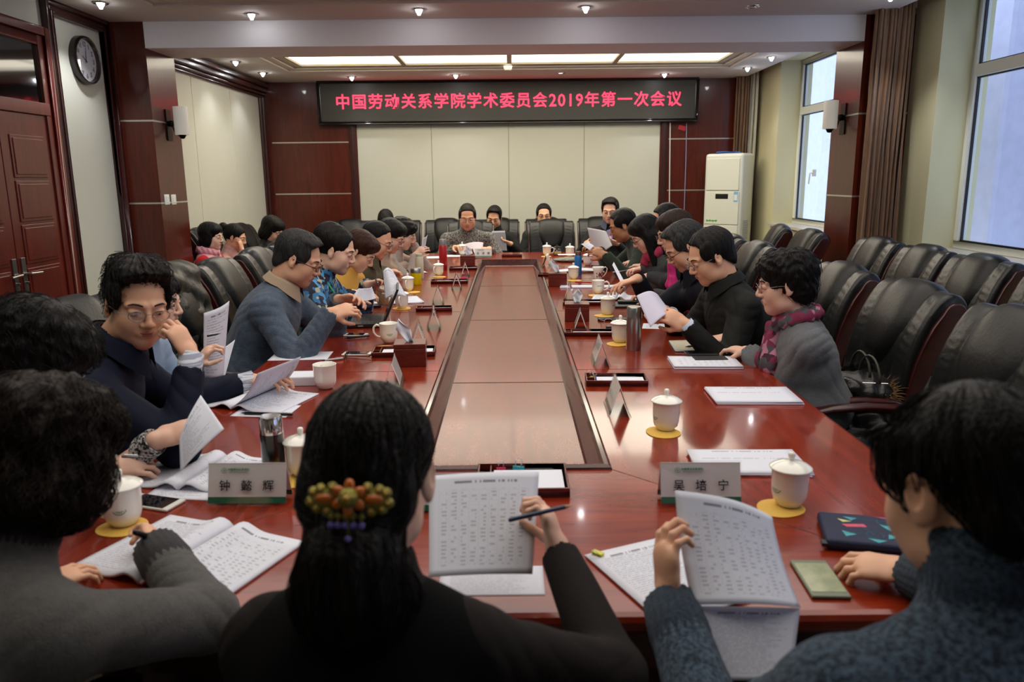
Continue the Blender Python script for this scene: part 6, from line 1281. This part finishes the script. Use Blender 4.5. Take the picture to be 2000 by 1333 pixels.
# held and lying sheets on the left
sheet('paper', [hp_(398, 722, 3.1), hp_(440, 690, 3.1), hp_(458, 660, 3.25), hp_(440, 588, 3.2)][::1], PNO, 'white sheet held upright behind the navy jacketed person', bend=.0) if 0 else sheet('paper', [hp_(397, 740, 3.08), hp_(436, 738, 3.15), hp_(448, 588, 3.2), hp_(398, 612, 3.05)], PNO, 'white sheet held upright behind the navy jacketed person', bend=.015)
sheet('paper', [hp_(405, 728, 3.18), hp_(436, 748, 3.18), hp_(459, 664, 3.28), hp_(420, 690, 3.22)], PNO, 'lower folded sheet under the one held upright at left', bend=-.01)
pen(hp_(404, 657, 2.98), hp_(431, 652, 3.0), mat('pencil_black', '15151a', .4), 'black pencil held beside the upright sheet', .004)
sheet('paper', [hp_(348, 913, 2.05), hp_(352, 870, 2.12), hp_(394, 771, 2.2), hp_(439, 836, 2.05)][0:4], PT, 'turned up page held over the booklet at the left edge', bend=.02) if 0 else sheet('paper', [hp_(352, 922, 2.02), hp_(438, 838, 2.08), hp_(392, 772, 2.16), hp_(350, 858, 2.06)], PNO, 'turned up page held over the booklet at the left edge', bend=.012)
a = tp(392, 925); open_book(a[0] + .01, a[1] + .0, -10, .185, .26, PT, 'open booklet of the person bending over at the left', lift=.03, m2=PTAB)
a = tp(395, 958); flat('document', a[0], a[1] + .03, -8, .26, .19, PNO, 'loose sheet under the booklet by the left name plate')
a = tp(300, 985); phone(a[0], a[1], 72, 'white phone with a black screen behind the lidded cup', w=.072, h=.148)
pen(hp_(237, 892, 1.98), hp_(282, 893, 2.0), mat('steel_pen', '8a8c92', .3, .8), 'slim grey pen in the hand behind the lidded cup', .004)
a = tp(392, 1085); open_book(a[0] - .02, a[1] - .005, -22, .205, .285, PT, 'open booklet the wavy haired writer is marking', lift=.03, m2=PTAB, t=.010)
pen(P(263, 1040, Z=.885), P(330, 1062, Z=.765), BLACKP, 'short black marker in the wavy haired writer hand', .006)
# papers of the left row
sheet('booklet', [hp_(682, 590, 4.05), hp_(735, 583, 4.2), hp_(726, 560, 4.25), hp_(700, 564, 4.1)], PT, 'folded booklet held above the laptop', bend=.03)
a = tp(718, 592); flat('document', a[0], a[1], 10, .24, .2, PNO, 'sheets lying under the hands behind the laptop')
sheet('booklet', [hp_(752, 585, 4.6), hp_(795, 580, 4.62), hp_(768, 530, 4.8), hp_(748, 530, 4.7)], PNO, 'big curled page turned up behind the coffee mug', bend=.05)
a = tp(790, 590); pile(a[0], a[1] + .05, 15, .21, .29, 2, PNO, 'printed booklet lying around the cup behind the laptop', t=.004)
pen(hp_(733, 545, 4.65), hp_(741, 562, 4.6), BLACKP, 'pencil held upright by the person in the flowered blouse', .004)
a = tp(818, 530); pile(a[0] - .05, a[1] - .05, 20, .21, .29, 2, PNO, 'papers in front of the olive jacket', t=.003)
a = tp(812, 516); pile(a[0] - .08, a[1] + .25, -10, .21, .29, 2, PNO, 'papers under the hands of the person in the brown cardigan', t=.003)
a = tp(842, 503); flat('document', a[0], a[1], 5, .3, .21, PNO, 'sheets on the table between the red flask and the beige sweaters')
sheet('paper', [hp_(822, 492, 7.0), hp_(829, 494, 7.1), hp_(835, 458, 7.1), hp_(826, 466, 7.0)], PNO, 'sheet held edge on beside the red flask', bend=.01)
pen(P(795, 528, Z=.80), P(800, 533, Z=.76), BLACKP, 'black pen in the hand over the olive jacket papers', .005)
a = tp(885, 500); flat('document', a[0], a[1] + .0, 0, .30, .21, PNO, 'sheets under the speaker hand')
# far end papers
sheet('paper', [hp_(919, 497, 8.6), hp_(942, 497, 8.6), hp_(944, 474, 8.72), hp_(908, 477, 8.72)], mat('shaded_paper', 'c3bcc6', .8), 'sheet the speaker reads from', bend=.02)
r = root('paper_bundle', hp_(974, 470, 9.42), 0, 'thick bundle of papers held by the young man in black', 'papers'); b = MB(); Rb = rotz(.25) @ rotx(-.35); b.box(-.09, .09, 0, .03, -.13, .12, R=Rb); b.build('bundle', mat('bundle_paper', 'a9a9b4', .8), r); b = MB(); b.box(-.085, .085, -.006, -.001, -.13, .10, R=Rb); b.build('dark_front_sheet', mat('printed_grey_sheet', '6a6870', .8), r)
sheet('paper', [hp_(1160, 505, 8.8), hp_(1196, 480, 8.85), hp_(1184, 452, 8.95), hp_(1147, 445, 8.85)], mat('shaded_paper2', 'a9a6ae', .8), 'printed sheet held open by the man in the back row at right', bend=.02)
sheet('paper', [hp_(1184, 470, 9.0), hp_(1196, 468, 9.0), hp_(1198, 446, 9.05), hp_(1185, 450, 9.0)], mat('lilac_paper', '8a86b4', .8), 'small lilac sheet behind the printed sheet in the back row')
# right side
sheet('paper', [hp_(1152, 489, 6.6), hp_(1160, 480, 6.75), hp_(1149, 473, 6.8), hp_(1135, 477, 6.6)], PNO, 'small sheet held by the person in the green sweater')
a = tp(1113, 511); r = root('cloth_pouch', (a[0], a[1], TZ), 0, 'grey cloth pouch with a white sheet on it', 'pouch'); F = Field(); F.ell((0, 0, .018), (.17, .10, .022), k=.01); F.plane((0, 0, .001), (0, 0, -1)); F.warp(lambda x, y, z: .004 * np.sin(x * 60 + 4 * np.sin(y * 30))); v, q = F.mesh(.008); mesh_np('pouch', v, q, mat('grey_cloth', '77786f', .8, bump=(60, .3)), r, np.zeros(3))
a = tp(1108, 505); flat('paper', a[0], a[1], 0, .2, .12, PAPERW, 'white sheet lying on the grey cloth pouch', z=TZ + .040)
a = tp(1135, 530); flat('document', a[0] - .0, a[1], -4, .42, .20, PNO, 'wavy sheets behind the rose mug', bend=.018)
a = tp(1140, 562); pile(a[0] + .03, a[1], -3, .42, .10, 2, PAPERW, 'folded white sheets under the red pen', t=.006, spread=.5)
pen(P(1123, 551, Z=.768), P(1158, 552, Z=.768), mat('red_pen', 'b80f1c', .3), 'red pen lying on folded white sheets', .006)
a = tp(1210, 518); flat('paper', a[0], a[1] - .02, 0, .16, .10, PAPERW, 'white slip in front of the long haired person')
a = tp(1165, 519); phone(a[0] + .02, a[1] - .03, 88, 'dark phone beside the lidded cup right of the blue bottle', BLACKP, z=TZ)
sheet('paper', [hp_(1222, 572, 4.5), hp_(1225, 560, 4.55), hp_(1199, 512, 4.75), hp_(1196, 518, 4.7)], PAPERW, 'curved sheet standing edge on by the reaching hand')
a = tp(1208, 560); phone(a[0], a[1], 30, 'dark phone with a white page under the reaching hand', BLACKP, mat('page_white', 'c9cad2', .4))
pen(P(1196, 533, Z=.80), P(1240, 526, Z=.83), mat('steel_pen', '8a8c92', .3, .8), 'grey pen held by the person with the pink scarf', .005)
a = tp(1205, 583); open_book(a[0], a[1], -12, .17, .24, PNO, 'open booklet under the reaching hand at right', lift=.045)
a = tp(1230, 597); bx0 = root('black_folder', (a[0], a[1], TZ + .0004), math.radians(-3), 'thin black folder lying under a black case', 'folder'); bx('cover', mat('folder_black', '161718', .5), -.16, .16, -.12, .08, 0, .014, bx0, bevel=.003)
a = tp(1233, 591, .77); bx0 = root('spectacle_case', (a[0], a[1], TZ + .0148), math.radians(-3), 'flat black case on top of the black folder', 'case'); bx('case_body', mat('case_black', '0e0e10', .35), -.09, .09, -.03, .03, 0, .02, bx0, bevel=.006)
pen(P(1290, 603, Z=.757), P(1258, 605, Z=.757), STEEL, 'steel pen at the corner of the black folder', .0045)
a = tp(1205, 628); bx0 = root('glasses_case', (a[0], a[1] + .03, TZ + .0004), math.radians(-3), 'open black case behind the white eyeglasses', 'case'); bx('case_body', BLACKP, -.11, .11, -.03, .03, 0, .014, bx0, bevel=.004)
a = tp(1192, 634); eyeglasses(a[0] + .02, a[1], 8, 'white framed eyeglasses with dark lenses', mat('white_frame', 'b9b4b4', .3))
a = tp(1192, 641); o = bx('voice_recorder', mat('recorder', '3a3c40', .4), -.045, .045, -.014, .014, 0, .012, bevel=.003); o.location = (a[0] + .02, a[1], TZ + .0004); tag(o, 'small dark recorder beside the lidded cup behind the steel flask', 'recorder')
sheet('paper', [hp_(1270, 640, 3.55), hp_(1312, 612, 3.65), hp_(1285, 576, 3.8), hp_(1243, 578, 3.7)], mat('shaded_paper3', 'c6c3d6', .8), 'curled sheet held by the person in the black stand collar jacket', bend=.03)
a = tp(1290, 638); flat('document', a[0], a[1], -12, .2, .16, PNO, 'printed sheet lying under the curled one')
a = tp(1372, 680); open_book(a[0] + .01, a[1] + .02, -4, .155, .235, mat('ivory_page', 'cfcbb4', .8, var=(60, 'bdb9a4', .3)), 'open ivory notebook with a dark cover under the writing hand', t=.012, cover=mat('notebook_cover', '20242c', .5), lift=.012)
pen(P(1388, 673, Z=.79), P(1338, 678, Z=.766), mat('gel_pen', '3a3c42', .3), 'gel pen in the hand over the ivory notebook', .0055)
a = tp(1375, 712); pile(a[0], a[1], -2, .30, .20, 3, PTAB, 'printed booklet with a folded table page under the phone', t=.005, spread=1.5)
a = tp(1369, 689, .775); phone(a[0], a[1], 86, 'dark phone in an open flip case on the booklet', BLACKP, z=TZ + .018, w=.075, h=.15); a = tp(1385, 695, .775); o = bx('phone_cover', mat('cover_grey', '2b2b2e', .5), -.075, .075, -.04, .03, 0, .003, bevel=.001); o.location = (a[0], a[1] - .01, TZ + .0165); tag(o, 'grey flip cover under the dark phone', 'phone cover')
a = tp(1470, 776); pile(a[0], a[1], -4, .32, .21, 3, PSP, 'stack of cover sheets nearest the empty chairs', t=.004)
a = tp(1452, 908); pile(a[0] + .01, a[1], -3, .32, .19, 3, PSP, 'stack of cover sheets behind the right name plate', t=.004)
# near right
sheet('paper', [hp_(1352, 1183, 1.23), hp_(1564, 1188, 1.27), hp_(1508, 1010, 1.42), hp_(1318, 958, 1.36)], PTAB, 'large printed table sheet held up at the near right', bend=.03, bendv=-.01)
sheet('paper', [hp_(1352, 1330, 1.16), hp_(1545, 1330, 1.18), hp_(1563, 1189, 1.272), hp_(1350, 1184, 1.232)], PT, 'lower half of the held booklet hanging towards the table edge', bend=.008)
a = tp(1262, 1120); pile(a[0] + .03, a[1] - .02, 24, .21, .297, 2, PT, 'clipped document lying under the raised hand', t=.003)
c = P(1170, 1082, Z=.757); binder(c[0], c[1], -40, YELC, 'yellow binder clip on the corner of the clipped document', TZ + .007, 1.0, tilt=1.2)
a = tp(1600, 1135); phone(a[0], a[1], -3, 'phone in a mottled green stone patterned case', mat('case_edge', '6c7560', .4), mat('marble_case', 'a3a57e', .25, var=(30, '7d8a66', .2), coat=.4), w=.078, h=.15)
def pouch_mat():
    m, nt, b = node_mat('navy_patterned_cloth', .7, bump=(300, .1)); tc = nt.nodes.new('ShaderNodeTexCoord'); v = nt.nodes.new('ShaderNodeTexVoronoi'); v.inputs['Scale'].default_value = 26; v.distance = 'CHEBYCHEV'; nt.links.new(tc.outputs['Object'], v.inputs[0]); sp = nt.nodes.new('ShaderNodeSeparateColor'); nt.links.new(v.outputs['Color'], sp.inputs[0])
    r = nt.nodes.new('ShaderNodeValToRGB'); e = r.color_ramp; e.interpolation = 'CONSTANT'; e.elements[0].color = lin('18203f'); e.elements[1].position = .80; e.elements[1].color = lin('3f9fa8')
    for p_, c in ((.90, 'd0506a'), (.96, 'b9c07a')): q = e.elements.new(p_); q.color = lin(c)
    nt.links.new(sp.outputs[0], r.inputs[0]); nt.links.new(r.outputs[0], b.inputs['Base Color']); return m
PM = mat('navy_cloth', '18203f', .7, bump=(300, .1)); a = tp(1685, 1055); r = root('zipped_pouch', (a[0] + .01, a[1], TZ + .0005), math.radians(-14), 'navy zipped pouch with coral, teal and yellow shapes', 'pouch')
bx('pouch_body', PM, -.10, .12, -.075, .085, 0, .026, r, bevel=.009, ).modifiers['bevel'].segments = 4
b = MB(); b.tube([(-.102, -.075, .014), (.12, -.077, .014)], .003, 6); b.box(-.11, -.098, -.08, -.06, .01, .018); b.build('zip', mat('zip_dark', '0c0f1e', .4), r)
for nm, m, pts in (('coral_shape', mat('coral', 'd2506a', .6), [(-.055, .015), (-.005, .025), (.0, .010), (-.045, .002)]), ('coral_shape', mat('coral', 'd2506a', .6), [(.02, .075), (.07, .07), (.065, .062)]), ('teal_shape', mat('teal', '3f9fa8', .6), [(.03, .03), (.07, .02), (.055, -.01), (.04, .01)]), ('teal_shape', mat('teal', '3f9fa8', .6), [(-.06, -.02), (-.03, -.035), (-.055, -.05)]), ('teal_shape', mat('teal', '3f9fa8', .6), [(-.045, .06), (-.015, .055), (-.03, .04)]),
    ('teal_shape', mat('teal', '3f9fa8', .6), [(.04, -.02), (.06, -.035), (.035, -.045)]), ('yellow_shape', mat('lemon', 'cfd08a', .6), [(-.06, .045), (-.03, .035), (-.05, .028)]), ('teal_shape', mat('teal', '3f9fa8', .6), [(-.01, -.05), (.03, -.055), (.01, -.07)])):
    MB().prism(pts, .0262, .0267).build(nm, m, r)
b = MB()
for cx_, cy_, rr_ in ((.01, -.03, .018), (.05, .045, .022)): b.tube([(cx_ + rr_ * math.cos(t), cy_ + rr_ * math.sin(t), .0265) for t in np.linspace(0, 2 * pi, 20)], .0006, 4, cap=False)
for q in (((-.05, .05), (.05, .045)), ((-.06, -.03), (.01, -.03)), ((-.02, .02), (.01, -.03))): b.tube([V(*q[0], .0265), V(*q[1], .0265)], .0006, 4)
b.build('line_pattern', mat('line_teal', '3a7a8c', .6), r)
# centre sheets
sheet('paper', [hp_(838, 1128, 1.33), hp_(1040, 1122, 1.36), hp_(1053, 922, 1.52), hp_(838, 930, 1.50)], PTAB, 'printed table sheet held up by the person with the ponytail', bend=.006)
a = tp(960, 1140); flat('document', a[0], a[1] + .01, 0, .22, .12, PT, 'sheet on the table edge below the held table sheet')
pen(hp_(993, 1017, 1.34), hp_(1119, 987, 1.35), mat('blue_pencil', '1f3350', .4), 'dark blue pencil held crosswise in front of the printed sheet', .0042, mat('pencil_wood', 'c9a884', .7), 'pencil', 'pencil')
a = tp(868, 1002); plate(a[0], a[1] + .03, 0, 'name plate hidden behind the sheet held at the centre', L=.20, H=.10)
# coat on the chair, bag and fur trimmed coat on the chair seat
F = Field(); C0 = V(-CX - .02 - .36, 4.08, 0)
F.cap(C0 + V(-.08, -.26, 1.08), C0 + V(-.08, .26, 1.08), .075, .075, .03)
for y in np.linspace(-.24, .24, 6): F.cap(C0 + V(-.02, y, 1.06), C0 + V(.07 + .02 * math.sin(y * 9), y * 1.05, .72), .062, .05, .05); F.cap(C0 + V(-.14, y, 1.04), C0 + V(-.12, y, .45), .06, .07, .05)
F.warp(lambda x, y, z: .009 * np.sin(z * 42 + 3 * np.sin(y * 9)) + .006 * np.sin(y * 30 + 4 * np.sin(z * 11)))
v, q = F.mesh(.009); r = root('draped_coat', C0, 0, 'dark quilted coat draped over a chair back on the left', 'coat'); mesh_np('coat_shell', v, q, mat('coat_olive_black', '2a2823', .45, bump=(40, .4)), r, C0)
bc = P(1640, 760, X=1.42); bc = V(1.40, 3.40, .49)
r = root('fur_trimmed_coat', bc, 0, 'black coat with brown fur trim heaped on the chair behind the grey cardigan', 'coat'); F = Field()
for dx, dy, dz, rr_ in ((.08, -.02, .04, .11), (.16, -.10, .05, .10), (.02, -.16, .04, .10), (.12, .10, .08, .10), (.17, -.22, .03, .08), (.05, -.26, -.05, .09), (.02, -.28, -.2, .08)): F.ell(bc + V(dx, dy, dz), (rr_, rr_ * 1.1, rr_ * .8), k=.05)
F.warp(lambda x, y, z: .008 * np.sin(z * 50 + 5 * np.sin(y * 14)) + .006 * np.sin(x * 60 + 4 * np.sin(y * 20))); v, q = F.mesh(.009); mesh_np('coat_body', v, q, mat('black_nylon', '0c0c0e', .4, bump=(40, .3)), r, bc)
fc = P(1722, 772, X=1.62); F = Field(); F.ell(fc, (.06, .075, .05), k=.02); F.ell(fc + V(-.05, .0, -.01), (.05, .06, .04), k=.02); v, q = F.mesh(.008); b = MB()
for i in rng.choice(len(v), 700): d = nrm(v[i] - fc) + rng.normal(0, .3, 3); b.tube([v[i], v[i] + d * .02, v[i] + d * .035 + V(0, 0, -.006)], [.0016, .0012, .0003], 3, cap=False)
FURM = mat('brown_fur', '5a4226', .9, var=(40, '8a6c44', .2)); b2 = mesh_np('fur_trim', v, q, FURM, r, bc); b.build('fur_strands', FURM, b2, True, merge=False, off=bc)
hb = V(1.56, 3.30, .62); r = root('handbag', hb, 0, 'black handbag with thin looped straps on the chair behind the grey cardigan', 'handbag'); F = Field(); F.ell(hb + V(0, 0, .03), (.12, .15, .075), k=.02); F.cap(hb + V(-.09, -.1, .06), hb + V(-.09, .1, .06), .03, .03, .03)
F.warp(lambda x, y, z: .005 * np.sin(y * 50 + 4 * np.sin(x * 30))); v, q = F.mesh(.009); mesh_np('bag_body', v, q, mat('bag_leather', '111110', .35, bump=(50, .3)), r, hb); b = MB()
for dy in (-.05, .04): b.tube([V(.0, dy + .1 * math.cos(t), .08 + .11 * math.sin(t)) for t in np.linspace(.1, pi - .1, 12)], .006, 6)
b.build('strap', mat('strap_olive', '35332a', .5), r, True)
b = MB(); b.tube([(-.06, -.12, .09), (.04, -.14, .09)], .002, 5); b.build('zip', CHROME, r)

# lettering becomes plain meshes
bpy.context.view_layer.update(); dg = bpy.context.evaluated_depsgraph_get()
for o in [o for o in SC.objects if o.type == 'FONT']:
    me = bpy.data.meshes.new_from_object(o.evaluated_get(dg)); n = bpy.data.objects.new(o.name, me); nm = o.name; pa, ml = o.parent, o.matrix_local.copy()
    COL.objects.link(n); n.parent = pa; n.matrix_local = ml; bpy.data.objects.remove(o); n.name = nm
